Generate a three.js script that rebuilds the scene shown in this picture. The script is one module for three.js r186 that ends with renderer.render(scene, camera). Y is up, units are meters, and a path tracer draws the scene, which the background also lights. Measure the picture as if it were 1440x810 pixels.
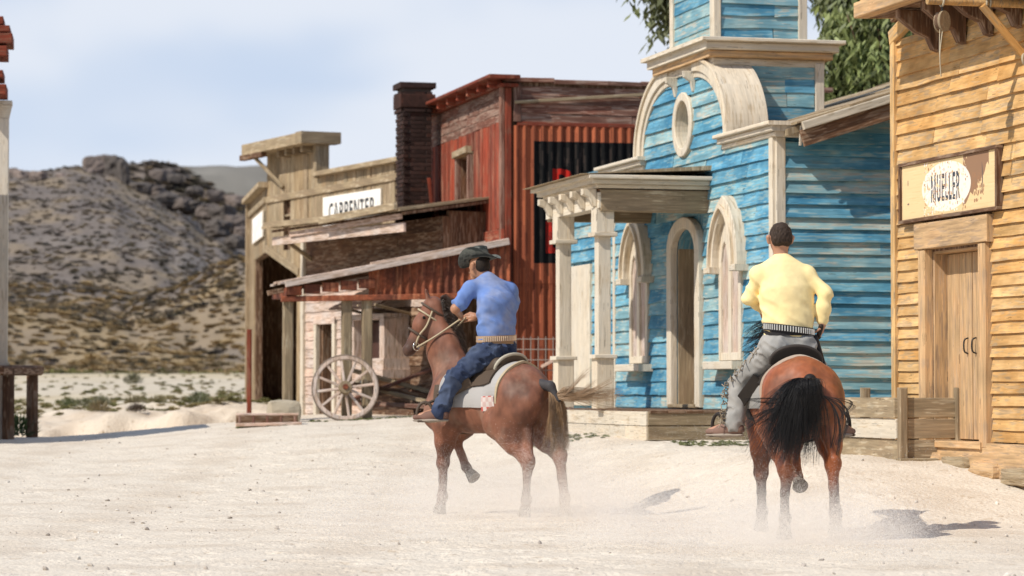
import * as THREE from 'three';
import { mergeGeometries } from 'three/addons/utils/BufferGeometryUtils.js';

// ------------------------------------------------------------------ camera, sky, sun, exposure
const scene = new THREE.Scene();
const camera = new THREE.PerspectiveCamera(11.563, 1024 / 576, 0.5, 6000);
camera.position.set(0, 1.18, 0);
camera.lookAt(0, 1.18 + 3.625, -100);
camera.focus = 24.8; camera.userData.fStop = 2.8;
const renderer = new THREE.WebGLRenderer({ antialias: true });
renderer.toneMapping = THREE.LinearToneMapping;
renderer.toneMappingExposure = 1.0;
renderer.shadowMap.enabled = true;

const SUN_AZ = 12.5 * Math.PI / 180, SUN_EL = 51 * Math.PI / 180;         // high sun from the left, a little on the camera's side
const sunDir = new THREE.Vector3(-Math.cos(SUN_AZ) * Math.cos(SUN_EL), Math.sin(SUN_EL), Math.sin(SUN_AZ) * Math.cos(SUN_EL));
const sun = new THREE.DirectionalLight(new THREE.Color(1, 0.945, 0.86), 4.8);
sun.name = 'sun'; sun.position.copy(sunDir).multiplyScalar(120); sun.castShadow = true; sun.shadow.radius = 1;
sun.shadow.mapSize.set(4096, 4096);
Object.assign(sun.shadow.camera, { left: -70, right: 70, top: 70, bottom: -70, near: 1, far: 400 });
sun.target.position.set(0, 0, -40); scene.add(sun, sun.target);

// ------------------------------------------------------------------ small library
function rngOf(seed) { let a = seed >>> 0; return () => { a = (a + 0x6D2B79F5) | 0; let t = Math.imul(a ^ (a >>> 15), 1 | a); t = (t + Math.imul(t ^ (t >>> 7), 61 | t)) ^ t; return ((t ^ (t >>> 14)) >>> 0) / 4294967296; }; }
const R = rngOf(20240611), rr = (a, b) => a + (b - a) * R(), pick = (a) => a[Math.floor(R() * a.length)];
const clamp = (x, a = 0, b = 1) => Math.min(b, Math.max(a, x)), mix = (a, b, t) => a + (b - a) * t, ss = (a, b, x) => { const t = clamp((x - a) / (b - a)); return t * t * (3 - 2 * t); };
const HN = new Float32Array(65536); { const q = rngOf(77); for (let i = 0; i < 65536; i++) HN[i] = q(); }
const h3 = (x, y, z) => HN[(Math.imul(x, 73856093) ^ Math.imul(y, 19349663) ^ Math.imul(z, 83492791)) & 65535];
function n3(x, y, z) {
  const ix = Math.floor(x), iy = Math.floor(y), iz = Math.floor(z); let fx = x - ix, fy = y - iy, fz = z - iz;
  fx = fx * fx * (3 - 2 * fx); fy = fy * fy * (3 - 2 * fy); fz = fz * fz * (3 - 2 * fz);
  const a = mix(mix(h3(ix, iy, iz), h3(ix + 1, iy, iz), fx), mix(h3(ix, iy + 1, iz), h3(ix + 1, iy + 1, iz), fx), fy);
  const b = mix(mix(h3(ix, iy, iz + 1), h3(ix + 1, iy, iz + 1), fx), mix(h3(ix, iy + 1, iz + 1), h3(ix + 1, iy + 1, iz + 1), fx), fy);
  return mix(a, b, fz);
}
const fbm = (x, y, z = 0, o = 4) => { let s = 0, a = 0.5, w = 0; for (let i = 0; i < o; i++) { s += a * n3(x, y, z + i * 17.3); w += a; a *= 0.5; x *= 2.03; y *= 2.03; z *= 2.03; } return s / w; };
// periodic noise for tiling textures: x in [0,px), y in [0,py)
function pn(x, y, px, py, s = 0) {
  const ix = Math.floor(x), iy = Math.floor(y); let fx = x - ix, fy = y - iy; fx = fx * fx * (3 - 2 * fx); fy = fy * fy * (3 - 2 * fy);
  const m = (i, n) => ((i % n) + n) % n, x0 = m(ix, px), x1 = m(ix + 1, px), y0 = m(iy, py), y1 = m(iy + 1, py);
  return mix(mix(h3(x0, y0, s), h3(x1, y0, s), fx), mix(h3(x0, y1, s), h3(x1, y1, s), fx), fy);
}
const pfbm = (u, v, px, py, s, o = 3) => { let t = 0, a = 0.5, w = 0; for (let i = 0; i < o; i++) { t += a * pn(u * px, v * py, px, py, s + i); w += a; a *= 0.55; px *= 2; py *= 2; } return t / w; };
const lin = (c) => { c /= 255; return c <= 0.04045 ? c / 12.92 : ((c + 0.055) / 1.055) ** 2.4; };
const colorOf = (r, g, b) => new THREE.Color(r, g, b);                    // linear
function texture(w, h, f, srgb = true) {                                  // f(u, v) -> [r, g, b] in 0..255
  const d = new Uint8Array(w * h * 4);
  for (let y = 0; y < h; y++) for (let x = 0; x < w; x++) { const c = f((x + 0.5) / w, (y + 0.5) / h), o = (y * w + x) * 4; d[o] = clamp(c[0], 0, 255); d[o + 1] = clamp(c[1], 0, 255); d[o + 2] = clamp(c[2], 0, 255); d[o + 3] = 255; }
  const t = new THREE.DataTexture(d, w, h); t.wrapS = t.wrapT = THREE.RepeatWrapping; t.magFilter = THREE.LinearFilter; t.minFilter = THREE.LinearMipmapLinearFilter; t.generateMipmaps = true;
  if (srgb) t.colorSpace = THREE.SRGBColorSpace; t.needsUpdate = true; return t;
}
const m3 = (a, b, t) => [mix(a[0], b[0], t), mix(a[1], b[1], t), mix(a[2], b[2], t)];
const k3 = (a, k) => [a[0] * k, a[1] * k, a[2] * k];
const std = (o) => new THREE.MeshPhysicalMaterial({ roughness: 0.9, metalness: 0, specularIntensity: 0.4, ...o });   // dry, porous surfaces: little gloss

// names, labels
const taken = new Map();
function numbered(name) { const n = taken.get(name) ?? 0; taken.set(name, n + 1); return n ? name + '_' + String(n).padStart(3, '0') : name; }
function tag(o, label, category, group, kind) { if (label) o.userData.label = label; if (category) o.userData.category = category; if (group) o.userData.group = group; if (kind) o.userData.kind = kind; return o; }
function thing(name, label, category, pos = [0, 0, 0], turn = 0, group) { const o = new THREE.Group(); o.name = numbered(name); o.position.set(...pos); o.rotation.y = turn; scene.add(o); return tag(o, label, category, group); }
function part(parent, name, geometry, material, pos, rot) { const m = new THREE.Mesh(geometry, material); m.name = name; if (pos) m.position.set(...pos); if (rot) m.rotation.set(...rot); m.castShadow = m.receiveShadow = true; parent.add(m); return m; }
function structure(name, geometry, material) { const m = new THREE.Mesh(geometry, material); m.name = numbered(name); m.castShadow = m.receiveShadow = true; m.userData.kind = 'structure'; scene.add(m); return m; }
function wholeThing(name, geometry, material, label, category, pos, turn = 0, group) { const m = new THREE.Mesh(geometry, material); m.name = numbered(name); m.castShadow = m.receiveShadow = true; m.position.set(...pos); m.rotation.y = turn; scene.add(m); return tag(m, label, category, group); }
const merge = (list) => mergeGeometries(list.map((g) => { g = g.index ? g.toNonIndexed() : g; for (const k of Object.keys(g.attributes)) if (!['position', 'normal', 'uv'].includes(k)) g.deleteAttribute(k); return g; }));

// geometry: a sawn board along x, its lower edge uneven; w along y, t along z (front face at z = t, bottom pushed out by lip). uv in metres / 1.5
function boardGeometry(L, w, t, { lip = 0, wob = 0.006, segs, ends = 0.01, vertical = false } = {}) {
  const n = segs ?? Math.max(2, Math.min(6, Math.round(L / 0.5))), P = [], U = [], I = [], ou = R() * 9, ov = R() * 9;
  const ring = [];
  for (let i = 0; i <= n; i++) {
    const e0 = i === 0 ? rr(-ends, ends) : i === n ? rr(-ends, ends) : 0, x = i / n * L, b = rr(-wob, wob), tp = rr(-wob, wob) * 0.5, z = rr(-0.15, 0.25) * wob;
    ring.push([[x + e0, b, t + lip + z], [x + e0, w + tp, t + z], [x + e0, w + tp, 0], [x + e0, b, 0]]);
  }
  const quad = (a, b, c, d, ua, ub, uc, ud) => { const o = P.length / 3; for (const p of [a, b, c, d]) P.push(...p); for (const u of [ua, ub, uc, ud]) U.push(vertical ? u[0] / 1.5 + ou : u[0] / 1.5 + ou, u[1] / 1.5 + ov); I.push(o, o + 1, o + 2, o, o + 2, o + 3); };
  for (let i = 0; i < n; i++) {
    const A = ring[i], B = ring[i + 1], x0 = A[0][0], x1 = B[0][0];
    quad(A[0], B[0], B[1], A[1], [x0, 0], [x1, 0], [x1, w], [x0, w]);            // front
    quad(A[1], B[1], B[2], A[2], [x0, w], [x1, w], [x1, w + t], [x0, w + t]);    // top
    quad(A[3], B[3], B[0], A[0], [x0, -t], [x1, -t], [x1, 0], [x0, 0]);          // bottom
  }
  const A = ring[0], B = ring[n];
  quad(A[3], A[0], A[1], A[2], [0, 0], [t, 0], [t, w], [0, w]); quad(B[0], B[3], B[2], B[1], [0, 0], [t, 0], [t, w], [0, w]);
  const g = new THREE.BufferGeometry(); g.setAttribute('position', new THREE.Float32BufferAttribute(P, 3)); g.setAttribute('uv', new THREE.Float32BufferAttribute(U, 2)); g.setIndex(I);
  const f = g.toNonIndexed(); f.computeVertexNormals(); return f;
}
// a box with slightly broken edges; uv in metres / 1.5 with the grain along its longest side
function beam(w, h, d, c = 0.008) {
  c = Math.min(c, w * 0.2, h * 0.2, d * 0.2);
  const s = new THREE.Shape(); const x = w / 2 - c, y = h / 2 - c; s.moveTo(-x, -y); s.lineTo(x, -y); s.lineTo(x, y); s.lineTo(-x, y); s.closePath();
  const g = new THREE.ExtrudeGeometry(s, { depth: d - 2 * c, bevelEnabled: true, bevelThickness: c, bevelSize: c, bevelSegments: 1, steps: 1 }); g.translate(0, 0, -d / 2 + c);
  return grainUV(g, w, h, d);
}
function grainUV(g, w, h, d) {
  const p = g.attributes.position, n = g.attributes.normal, u = [], ax = [w, h, d], L = ax.indexOf(Math.max(...ax)), ou = R() * 9, ov = R() * 9;
  for (let i = 0; i < p.count; i++) { const P = [p.getX(i), p.getY(i), p.getZ(i)], N = [Math.abs(n.getX(i)), Math.abs(n.getY(i)), Math.abs(n.getZ(i))], k = N.indexOf(Math.max(...N)); let o = [0, 1, 2].filter((q) => q !== k); if (o[1] === L) o = [o[1], o[0]]; u.push(P[o[0]] / 1.5 + ou, P[o[1]] / 1.5 + ov); }
  g.setAttribute('uv', new THREE.Float32BufferAttribute(u, 2)); return g;
}
const V = (x, y, z) => new THREE.Vector3(x, y, z);
function bar(a, b, w, d, c = 0.006) {                                    // a beam from a to b
  const A = V(...a), B = V(...b), L = A.distanceTo(B), g = beam(w, L, d, c); g.applyQuaternion(new THREE.Quaternion().setFromUnitVectors(V(0, 1, 0), B.clone().sub(A).normalize())); const M = A.add(B).multiplyScalar(0.5); g.translate(M.x, M.y, M.z); return g;
}
function tube(pts, r, sides = 6, segs) { return new THREE.TubeGeometry(new THREE.CatmullRomCurve3(pts.map((p) => V(...p))), segs ?? pts.length * 4, r, sides, false); }
// outline in (x, y) extruded along z by d, centred in z unless z0 is given; uv in metres / 1.5
function slab(outline, d, { holes = [], bevel = 0, z0 = -d / 2, curve = 12 } = {}) {
  const s = outline.isShape ? outline : new THREE.Shape(outline.map((p) => new THREE.Vector2(p[0], p[1])));
  for (const h of holes) s.holes.push(h.isPath ? h : new THREE.Path(h.map((p) => new THREE.Vector2(p[0], p[1]))));
  const g = new THREE.ExtrudeGeometry(s, { depth: d - 2 * bevel, bevelEnabled: bevel > 0, bevelThickness: bevel, bevelSize: bevel, bevelOffset: -bevel, bevelSegments: 1, curveSegments: curve }); g.translate(0, 0, z0 + bevel);
  return grainUV(g, 1, 2, 0);
}
const ellipse = (cx, cy, a, b, n = 28) => Array.from({ length: n }, (_, i) => [cx + a * Math.cos(i / n * 2 * Math.PI), cy + b * Math.sin(i / n * 2 * Math.PI)]);
// settle(): move a thing's origin down to its base without moving its parts
function settle(g, base) { g.position.y += base; for (const c of g.children) c.position.y -= base; }

// ------------------------------------------------------------------ sky: thin bright haze with soft clouds, deeper blue overhead
{
  const W = 1024, H = 512, d = new Float32Array(W * H * 4);
  for (let j = 0; j < H; j++) for (let i = 0; i < W; i++) {
    const el = ((j + 0.5) / H - 0.5) * Math.PI, az = ((i + 0.5) / W - 0.5) * 2 * Math.PI, x = Math.cos(az) * Math.cos(el), y = Math.sin(el), z = Math.sin(az) * Math.cos(el);
    const t = ss(0, 0.9, Math.max(0, y)), q = 1 / (Math.max(0, y) + 0.12);
    let c = m3([0.58, 0.71, 0.90], [0.165, 0.30, 0.59], Math.pow(t, 0.55));
    const cl = fbm(x * q * 0.9 + 3, z * q * 0.9 + 1.3, 2, 5), wisp = fbm(x * q * 2.2 - z * q + 9, z * q * 2.6, 7, 5);
    const low = fbm(az * 9 + 4, el * 34, 5, 5);
    const cov = clamp(ss(0.4, 0.74, cl) * 0.5 + ss(0.45, 0.8, wisp) * 0.3 + ss(0.36, 0.62, low) * 0.75 * (1 - ss(0.1, 0.45, y)), 0, 0.9);
    c = m3(c, [0.86, 0.89, 0.95], cov * 0.85);
    const o = (j * W + i) * 4; d[o] = c[0]; d[o + 1] = c[1]; d[o + 2] = c[2]; d[o + 3] = 1;
    if (y < 0) { d[o] = 0.45; d[o + 1] = 0.42; d[o + 2] = 0.38; }
  }
  const t = new THREE.DataTexture(d, W, H, THREE.RGBAFormat, THREE.FloatType); t.mapping = THREE.EquirectangularReflectionMapping; t.magFilter = THREE.LinearFilter; t.needsUpdate = true;
  scene.background = t; scene.environment = t;
}
// ------------------------------------------------------------------ materials: weathered boards, sand, rust, cloth
// wood(): grain runs along u. paint colour over bare wood, worn off in flecks and long scratches
function woodTexture({ paint, alt, bare, wear = 0.3, grain = 0.25, blotch = 0.3, seed = 1, n = 512 }) {
  return texture(n, n, (u, v) => {
    const g = pfbm(u, v, 6, 90, seed, 3), l = pfbm(u, v, 3, 24, seed + 5, 3), b = pfbm(u, v, 4, 6, seed + 9, 4), f = pfbm(u, v, 10, 84, seed + 14, 3), big = pfbm(u, v, 3, 3, seed + 21, 2);
    let c = m3(paint, alt, ss(0.3, 0.7, b)); c = k3(c, 1 + (l - 0.5) * grain + (g - 0.5) * grain * 1.1);
    const w = ss(0.62 - wear * 0.45, 0.72 - wear * 0.35, f * 0.55 + l * 0.3 + big * 0.25 - 0.05);
    c = m3(c, k3(bare, 0.8 + 0.45 * g), w * 0.85); c = k3(c, 1 + (b - 0.5) * blotch);
    if (g > 0.79) c = k3(c, 0.72); return c;
  });
}
const woodBump = texture(512, 512, (u, v) => { const g = pfbm(u, v, 5, 80, 3, 3), l = pfbm(u, v, 2, 20, 8, 3); const c = clamp(0.5 + (g - 0.5) * 0.8 + (l - 0.5) * 0.7 - (g > 0.76 ? 0.35 : 0)) * 255; return [c, c, c]; }, false);
const tints = (map, list, o = {}) => list.map((k) => std({ map, color: Array.isArray(k) ? colorOf(...k) : colorOf(k, k, k), bumpMap: woodBump, bumpScale: 0.004, roughness: 0.88, ...o }));
const T = {};
T.blueFaded = woodTexture({ paint: [116, 158, 170], alt: [146, 172, 172], bare: [170, 168, 156], wear: 0.26, grain: 0.2, blotch: 0.16, seed: 11 });
T.blueVivid = woodTexture({ paint: [72, 130, 158], alt: [100, 150, 170], bare: [134, 156, 158], wear: 0.2, grain: 0.24, blotch: 0.2, seed: 31 });
T.ochre = woodTexture({ paint: [190, 149, 95], alt: [203, 166, 114], bare: [168, 144, 112], wear: 0.2, grain: 0.2, blotch: 0.2, seed: 51 });
T.red = woodTexture({ paint: [146, 70, 50], alt: [112, 56, 42], bare: [140, 102, 82], wear: 0.26, grain: 0.34, seed: 71 });
T.redGrey = woodTexture({ paint: [124, 90, 76], alt: [104, 72, 60], bare: [142, 120, 106], wear: 0.3, grain: 0.3, seed: 75 });
T.grey = woodTexture({ paint: [156, 138, 110], alt: [138, 120, 96], bare: [170, 156, 132], wear: 0.2, grain: 0.28, seed: 91 });
T.cream = woodTexture({ paint: [210, 200, 182], alt: [198, 186, 166], bare: [178, 162, 138], wear: 0.12, grain: 0.12, blotch: 0.16, seed: 111 });
T.pink = woodTexture({ paint: [208, 192, 180], alt: [190, 168, 152], bare: [160, 138, 120], wear: 0.24, grain: 0.2, seed: 131 });
T.brown = woodTexture({ paint: [112, 82, 60], alt: [90, 66, 50], bare: [140, 118, 98], wear: 0.25, grain: 0.45, seed: 151 });
T.tanDoor = woodTexture({ paint: [198, 164, 122], alt: [184, 148, 108], bare: [170, 144, 116], wear: 0.18, grain: 0.26, seed: 171 });
const M = {
  blue: tints(T.blueVivid, [1, 0.9, [0.9, 1, 1.06], [1.1, 1.06, 1.0], [0.8, 0.9, 0.95]]),
  ochre: tints(T.ochre, [1, 0.9, 1.07, [1.04, 0.95, 0.82], [0.92, 0.9, 0.88], [0.84, 0.78, 0.7], [1.05, 1.03, 1.02]]),
  red: tints(T.red, [1, 0.74, 1.1, [1.25, 1.05, 0.95], [0.7, 0.66, 0.66]]),
  redGrey: tints(T.redGrey, [1, 0.85, 1.15, [1.05, 0.9, 0.85]]),
  grey: tints(T.grey, [1, 0.86, 1.1, [1.02, 0.97, 0.9]]),
  cream: tints(T.cream, [1, 0.93, [1.02, 0.99, 0.95]]),
  pink: tints(T.pink, [1, 0.92, [1.04, 0.98, 0.94], [0.98, 0.9, 0.86]]),
  brown: tints(T.brown, [1, 0.85, 1.15]),
  tan: tints(T.tanDoor, [1, 0.94, 1.05]),
  glass: new THREE.MeshPhysicalMaterial({ color: colorOf(0.5, 0.55, 0.55), roughness: 0.12, metalness: 0, transmission: 0.6, thickness: 0, ior: 1.5 }),
  dustyGlass: std({ color: colorOf(0.36, 0.32, 0.28), roughness: 0.75 }),
  iron: std({ color: colorOf(0.06, 0.055, 0.05), roughness: 0.55, metalness: 0.6 }),
  rope: std({ color: colorOf(0.42, 0.36, 0.26), roughness: 1 }),
  whitePaint: std({ map: T.cream, color: colorOf(1.02, 1.03, 1.06), roughness: 0.9 }),
  leaf: new THREE.MeshPhysicalMaterial({ vertexColors: true, color: 0xffffff, roughness: 0.6, transmission: 0.3, thickness: 0, side: THREE.DoubleSide }),
};
// one paint on every wall, unevenly worn: bleached boards stand among the blue ones
M.blueFaded = tints(T.blueFaded, [1, 0.94, [1.05, 1.0, 0.95], [0.94, 1.0, 1.02]]); M.blueBoards = [...M.blueFaded, ...M.blue];
M.tarred = std({ map: T.brown, color: colorOf(0.32, 0.3, 0.3), roughness: 0.8 });
const brickTex = texture(256, 256, (u, v) => { const b = pfbm(u, v, 6, 6, 41, 4), f = pfbm(u, v, 40, 40, 45, 2); return k3(m3([84, 54, 44], [52, 38, 34], ss(0.3, 0.7, b)), 0.8 + 0.4 * f); });
M.brick = [1, 0.75, 1.25, [1.2, 1, 0.9], [0.7, 0.68, 0.7]].map((k) => std({ map: brickTex, color: Array.isArray(k) ? colorOf(...k) : colorOf(k, k, k), roughness: 0.95 }));
M.mortar = std({ color: colorOf(0.08, 0.06, 0.05), roughness: 1 });
const rustTex = texture(512, 512, (u, v) => { const a = pfbm(u, v, 5, 3, 61, 4), s = pfbm(u, v, 40, 3, 65, 3), f = pfbm(u, v, 40, 40, 69, 2); let c = m3([142, 80, 54], [100, 58, 44], ss(0.3, 0.7, a)); c = m3(c, [164, 110, 80], ss(0.55, 0.75, s) * 0.7); return k3(c, 0.82 + 0.36 * f); });
M.rust = [1, 0.8, 1.2].map((k) => std({ map: rustTex, color: colorOf(k, k, k), roughness: 0.8, metalness: 0.1 }));
// ------------------------------------------------------------------ ground: sand street climbing to the house fronts, a dry ditch and a plain behind it
const TH = 14.5 * Math.PI / 180, cT = Math.cos(TH), sT = Math.sin(TH);
const world = (u, v) => [-u * sT + v * cT, -(u * cT + v * sT)];          // street coordinates -> x, z
function groundHeight(x, z) {
  const D = -z, v = x * cT + D * sT;
  const far = ss(28, 45, D), b = (0.45 + 0.26 * ss(4, 8, v)) * far;
  let g = b + 0.52 * ss(8.2, 10.1, v) * ss(24.5, 29.5, D) * (1 - 0.85 * far);
  // ditch and bank beyond the street's end, then the plain, rising gently
  const open = 1 - ss(-5.6, -4.2, x + (D - 46) * 0.02), bankAt = 58.5 + 2.2 * (fbm(x * 0.35, 3, 1, 3) - 0.5) * 2 + 0.8 * (n3(x * 1.7, 5, 2) - 0.5);
  const ditch = -0.75 * ss(46.6, 50, D) * (1 - ss(bankAt - 0.9, bankAt + 0.15, D));
  g += open * ditch + (0.1) * ss(58, 64, D) + 1.35 * ss(62, 170, D) + (D > 90 ? 0 : 0);
  if (D > 47 && D < 66) g += open * 0.42 * (fbm(x * 1.5, z * 1.1, 4, 5) - 0.5) * ss(47, 51, D);
  g += 0.03 * (fbm(x * 0.5, z * 0.5, 8, 4) - 0.5) + 0.016 * (fbm(x * 2.2, z * 2.2, 3, 3) - 0.5);
  if (D > 10 && D < 48 && Math.abs(x) < 9) g += 0.022 * (fbm(x * 6, z * 6, 12, 3) - 0.5);
  return g - 0.02;
}
const prints = []; { const q = rngOf(12); for (let i = 0; i < 900; i++) { const D = 17 + 22 * q(), x = (q() + q() - 1) * 0.19 * D; prints.push([x, -D, 0.05 + 0.04 * q()]); } }
const printCells = new Map(); for (const p of prints) { const k = Math.floor(p[0] * 2) + ',' + Math.floor(p[1] * 2); if (!printCells.has(k)) printCells.set(k, []); printCells.get(k).push(p); }
function trodden(x, z) { let h = 0; const i = Math.floor(x * 2), j = Math.floor(z * 2); for (let a = -1; a <= 1; a++) for (let b = -1; b <= 1; b++) for (const p of printCells.get((i + a) + ',' + (j + b)) ?? []) { const d = Math.hypot(x - p[0], z - p[1]) / p[2]; if (d < 2.2) h += d < 1 ? -0.022 * (1 - d * d) : 0.008 * Math.sin((d - 1) / 1.2 * Math.PI); } return h; }
{
  const xs = [], zs = [];
  { let x = 0; const right = []; while (x < 900) { right.push(x); x += x < 7.5 ? 0.06 : x < 11 ? 0.14 : x * 0.07; } xs.push(...right.slice(1).reverse().map((q) => -q), ...right); }
  { let z = 30; while (z > -12) { zs.push(z); z -= 4; } while (z > -16) { zs.push(z); z -= 0.2; } while (z > -40) { zs.push(z); z -= 0.055; } while (z > -66) { zs.push(z); z -= 0.16; } while (z > -240) { zs.push(z); z -= 2.2; } while (z > -2600) { zs.push(z); z *= 1.12; } }
  const P = [], U = [], C = [], I = [], nx = xs.length;
  for (const z of zs) for (const x of xs) {
    P.push(x, groundHeight(x, z) + (z < -16 && z > -40 && Math.abs(x) < 7.6 ? trodden(x, z) : 0), z); U.push(x / 2.6, z / 2.6);
    const D = -z, far = ss(60, 80, D), straw = far * ss(0.42, 0.66, fbm(x * 0.12, z * 0.05, 3, 4)) * 0.55, bank = ss(50, 54, D) * (1 - ss(61, 66, D)) * (x < -4 ? 1 : 0);
    let c = m3([1, 1, 1], [0.78, 0.76, 0.68], far * 0.7); c = m3(c, [0.74, 0.66, 0.44], straw); c = m3(c, [0.92, 0.86, 0.8], bank * 0.7);
    C.push(...c);
  }
  for (let j = 0; j < zs.length - 1; j++) for (let i = 0; i < nx - 1; i++) { const a = j * nx + i; I.push(a, a + 1, a + nx, a + 1, a + nx + 1, a + nx); }
  const g = new THREE.BufferGeometry(); g.setAttribute('position', new THREE.Float32BufferAttribute(P, 3)); g.setAttribute('uv', new THREE.Float32BufferAttribute(U, 2)); g.setAttribute('color', new THREE.Float32BufferAttribute(C, 3)); g.setIndex(I); g.computeVertexNormals();
  const sand = texture(1024, 1024, (u, v) => {
    const a = pfbm(u, v, 4, 4, 201, 5), f = pfbm(u, v, 120, 120, 205, 2), m = pfbm(u, v, 24, 24, 209, 3); let c = m3([208, 196, 178], [196, 182, 163], ss(0.3, 0.7, a)); c = k3(c, 0.95 + 0.1 * f);
    if (m > 0.74) c = m3(c, [170, 150, 126], ss(0.74, 0.82, m) * 0.5); if (f > 0.84) c = k3(c, 0.86); return c;
  });
  const sandBump = texture(1024, 1024, (u, v) => { const a = pfbm(u, v, 10, 10, 221, 4), f = pfbm(u, v, 90, 90, 225, 3); const q = clamp(0.5 + (a - 0.5) * 0.9 + (f - 0.5) * 0.8) * 255; return [q, q, q]; }, false);
  structure('ground', g, std({ map: sand, vertexColors: true, bumpMap: sandBump, bumpScale: 0.016, roughness: 1 }));
}
// ------------------------------------------------------------------ hills
function hillMesh(x0, x1, nx, d0, d1, nd, height, shade) {              // bearings in quarter-milliradians, distances in metres
  const P = [], C = [], I = [];
  for (let j = 0; j <= nd; j++) for (let i = 0; i <= nx; i++) { const D = mix(d0, d1, j / nd), a = mix(x0, x1, i / nx), x = (a - 720) / 4000 * D, h = height(a, D, x); P.push(x, h, -D); C.push(...shade(a, D, x, h)); }
  for (let j = 0; j < nd; j++) for (let i = 0; i < nx; i++) { const a = j * (nx + 1) + i; I.push(a, a + 1, a + nx + 1, a + 1, a + nx + 2, a + nx + 1); }
  const g = new THREE.BufferGeometry(); g.setAttribute('position', new THREE.Float32BufferAttribute(P, 3)); g.setAttribute('color', new THREE.Float32BufferAttribute(C, 3)); g.setIndex(I); g.computeVertexNormals(); return g;
}
const pl = (pts, x) => { if (x <= pts[0][0]) return pts[0][1]; for (let i = 1; i < pts.length; i++) if (x <= pts[i][0]) { const t = (x - pts[i - 1][0]) / (pts[i][0] - pts[i - 1][0]); return mix(pts[i - 1][1], pts[i][1], t * t * (3 - 2 * t)); } return pts[pts.length - 1][1]; };
const up = (y, D) => 1.18 + (550 - y) / 4000 * D;                         // the height that stands at that elevation at distance D
const stony = [0.15, 0.123, 0.103], straw = [0.29, 0.212, 0.118], pale = [0.2, 0.17, 0.143];
const crestA = [[-900, 260], [-300, 250], [0, 236], [60, 238], [100, 236], [150, 244], [205, 266], [250, 288], [300, 316], [350, 345], [420, 372], [620, 420], [900, 470]];
function hillA(a, D, x) {
  const crest = up(pl(crestA, a), 330), t = (D - 150) / 180, n = fbm(x * 0.09, D * 0.05, 3, 5) - 0.5, f = fbm(x * 0.5, D * 0.3, 6, 4) - 0.5, gully = Math.abs(fbm(x * 0.06 + D * 0.018, D * 0.012, 9, 3) - 0.5) * 2;
  let h = t < 1 ? 1.95 + (crest - 1.95) * Math.pow(clamp(t), 1.15) : crest - (t - 1) * 16;
  // a lower, straw-covered shoulder in front, climbing to the right
  const sh = pl([[-300, 2.2], [0, 3.6], [120, 4.6], [240, 7], [350, 9.4], [600, 12]], a), sr = ss(158, 205, D) * (1 - ss(205, 250, D)); h = Math.max(h, 1.95 + sh * sr);
  const k = ss(150, 185, D); return h + k * (n * 2.6 + f * 0.45 - gully * 1.3 * ss(200, 260, D)) - 0.15 * (1 - k) - (D < 152 ? 1 : 0);
}
const hillOne = structure('hill', hillMesh(-900, 900, 420, 150, 420, 190, hillA, (a, D, x) => {
  const s = ss(0.36, 0.64, fbm(x * 0.12, D * 0.09, 2, 5)), g = ss(0.45, 0.7, fbm(x * 0.35, D * 0.2, 12, 4)), near = 1 - ss(205, 240, D); let c = m3(stony, straw, clamp(g * 0.5 + near * 0.55 * s)); c = m3(c, pale, ss(0.55, 0.75, fbm(x * 0.08 + 9, D * 0.06, 7, 4)) * 0.7); return k3(c, 0.82 + 0.36 * fbm(x * 1.1, D * 0.7, 4, 3)); }), std({ vertexColors: true, roughness: 1 }));
const crestB = [[-900, 300], [150, 262], [185, 242], [205, 238], [240, 241], [275, 252], [320, 272], [372, 292], [450, 322], [900, 420]];
const hillB = (a, D, x) => { const crest = up(pl(crestB, a), 520), t = (D - 400) / 120; return (t < 1 ? 8 + (crest - 8) * Math.pow(clamp(t), 0.9) : crest - (t - 1) * 30) + (fbm(x * 0.08, D * 0.05, 5, 5) - 0.5) * 5 * ss(400, 440, D); };
const hillTwo = structure('hill', hillMesh(-600, 900, 240, 400, 640, 70, hillB, (a, D, x) => { const g = ss(0.4, 0.65, fbm(x * 0.16, D * 0.1, 12, 4)); return k3(m3(stony, straw, g * 0.55), 0.8 + 0.4 * fbm(x * 0.6, D * 0.4, 4, 3)); }), std({ vertexColors: true, roughness: 1 }));
const crestC = [[-2000, 260], [-400, 252], [0, 250], [150, 246], [190, 238], [230, 236], [280, 239], [320, 236], [360, 233], [420, 240], [520, 262], [700, 300], [1500, 330]];
structure('hill', hillMesh(-1200, 1500, 240, 1300, 2100, 40, (a, D, x) => { const crest = up(pl(crestC, a), 1700), t = (D - 1300) / 400; return (t < 1 ? 20 + (crest - 20) * clamp(t) : crest - (t - 1) * 80) + (fbm(x * 0.012, D * 0.012, 5, 5) - 0.5) * 22 * clamp(t); }, (a, D, x) => k3(m3(stony, [0.2, 0.2, 0.17], 0.5), 0.75 + 0.5 * fbm(x * 0.05, D * 0.05, 3, 4))), std({ vertexColors: true, roughness: 1 }));
// a slope behind the houses on the right
structure('hill', hillMesh(760, 2300, 160, 110, 330, 60, (a, D, x) => { const crest = up(pl([[760, 420], [1000, 250], [1200, 96], [1400, 70], [2300, 90]], a), 240), t = (D - 110) / 130; return (t < 1 ? 1.2 + (crest - 1.2) * clamp(t) : crest - (t - 1) * 14) + (fbm(x * 0.1, D * 0.07, 15, 4) - 0.5) * 2.4 * clamp(t); }, (a, D, x) => k3(m3(stony, straw, ss(0.45, 0.65, fbm(x * 0.2, D * 0.16, 5, 4)) * 0.5), 0.8 + 0.4 * fbm(x, D, 4, 3))), std({ vertexColors: true, roughness: 1 }));
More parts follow.
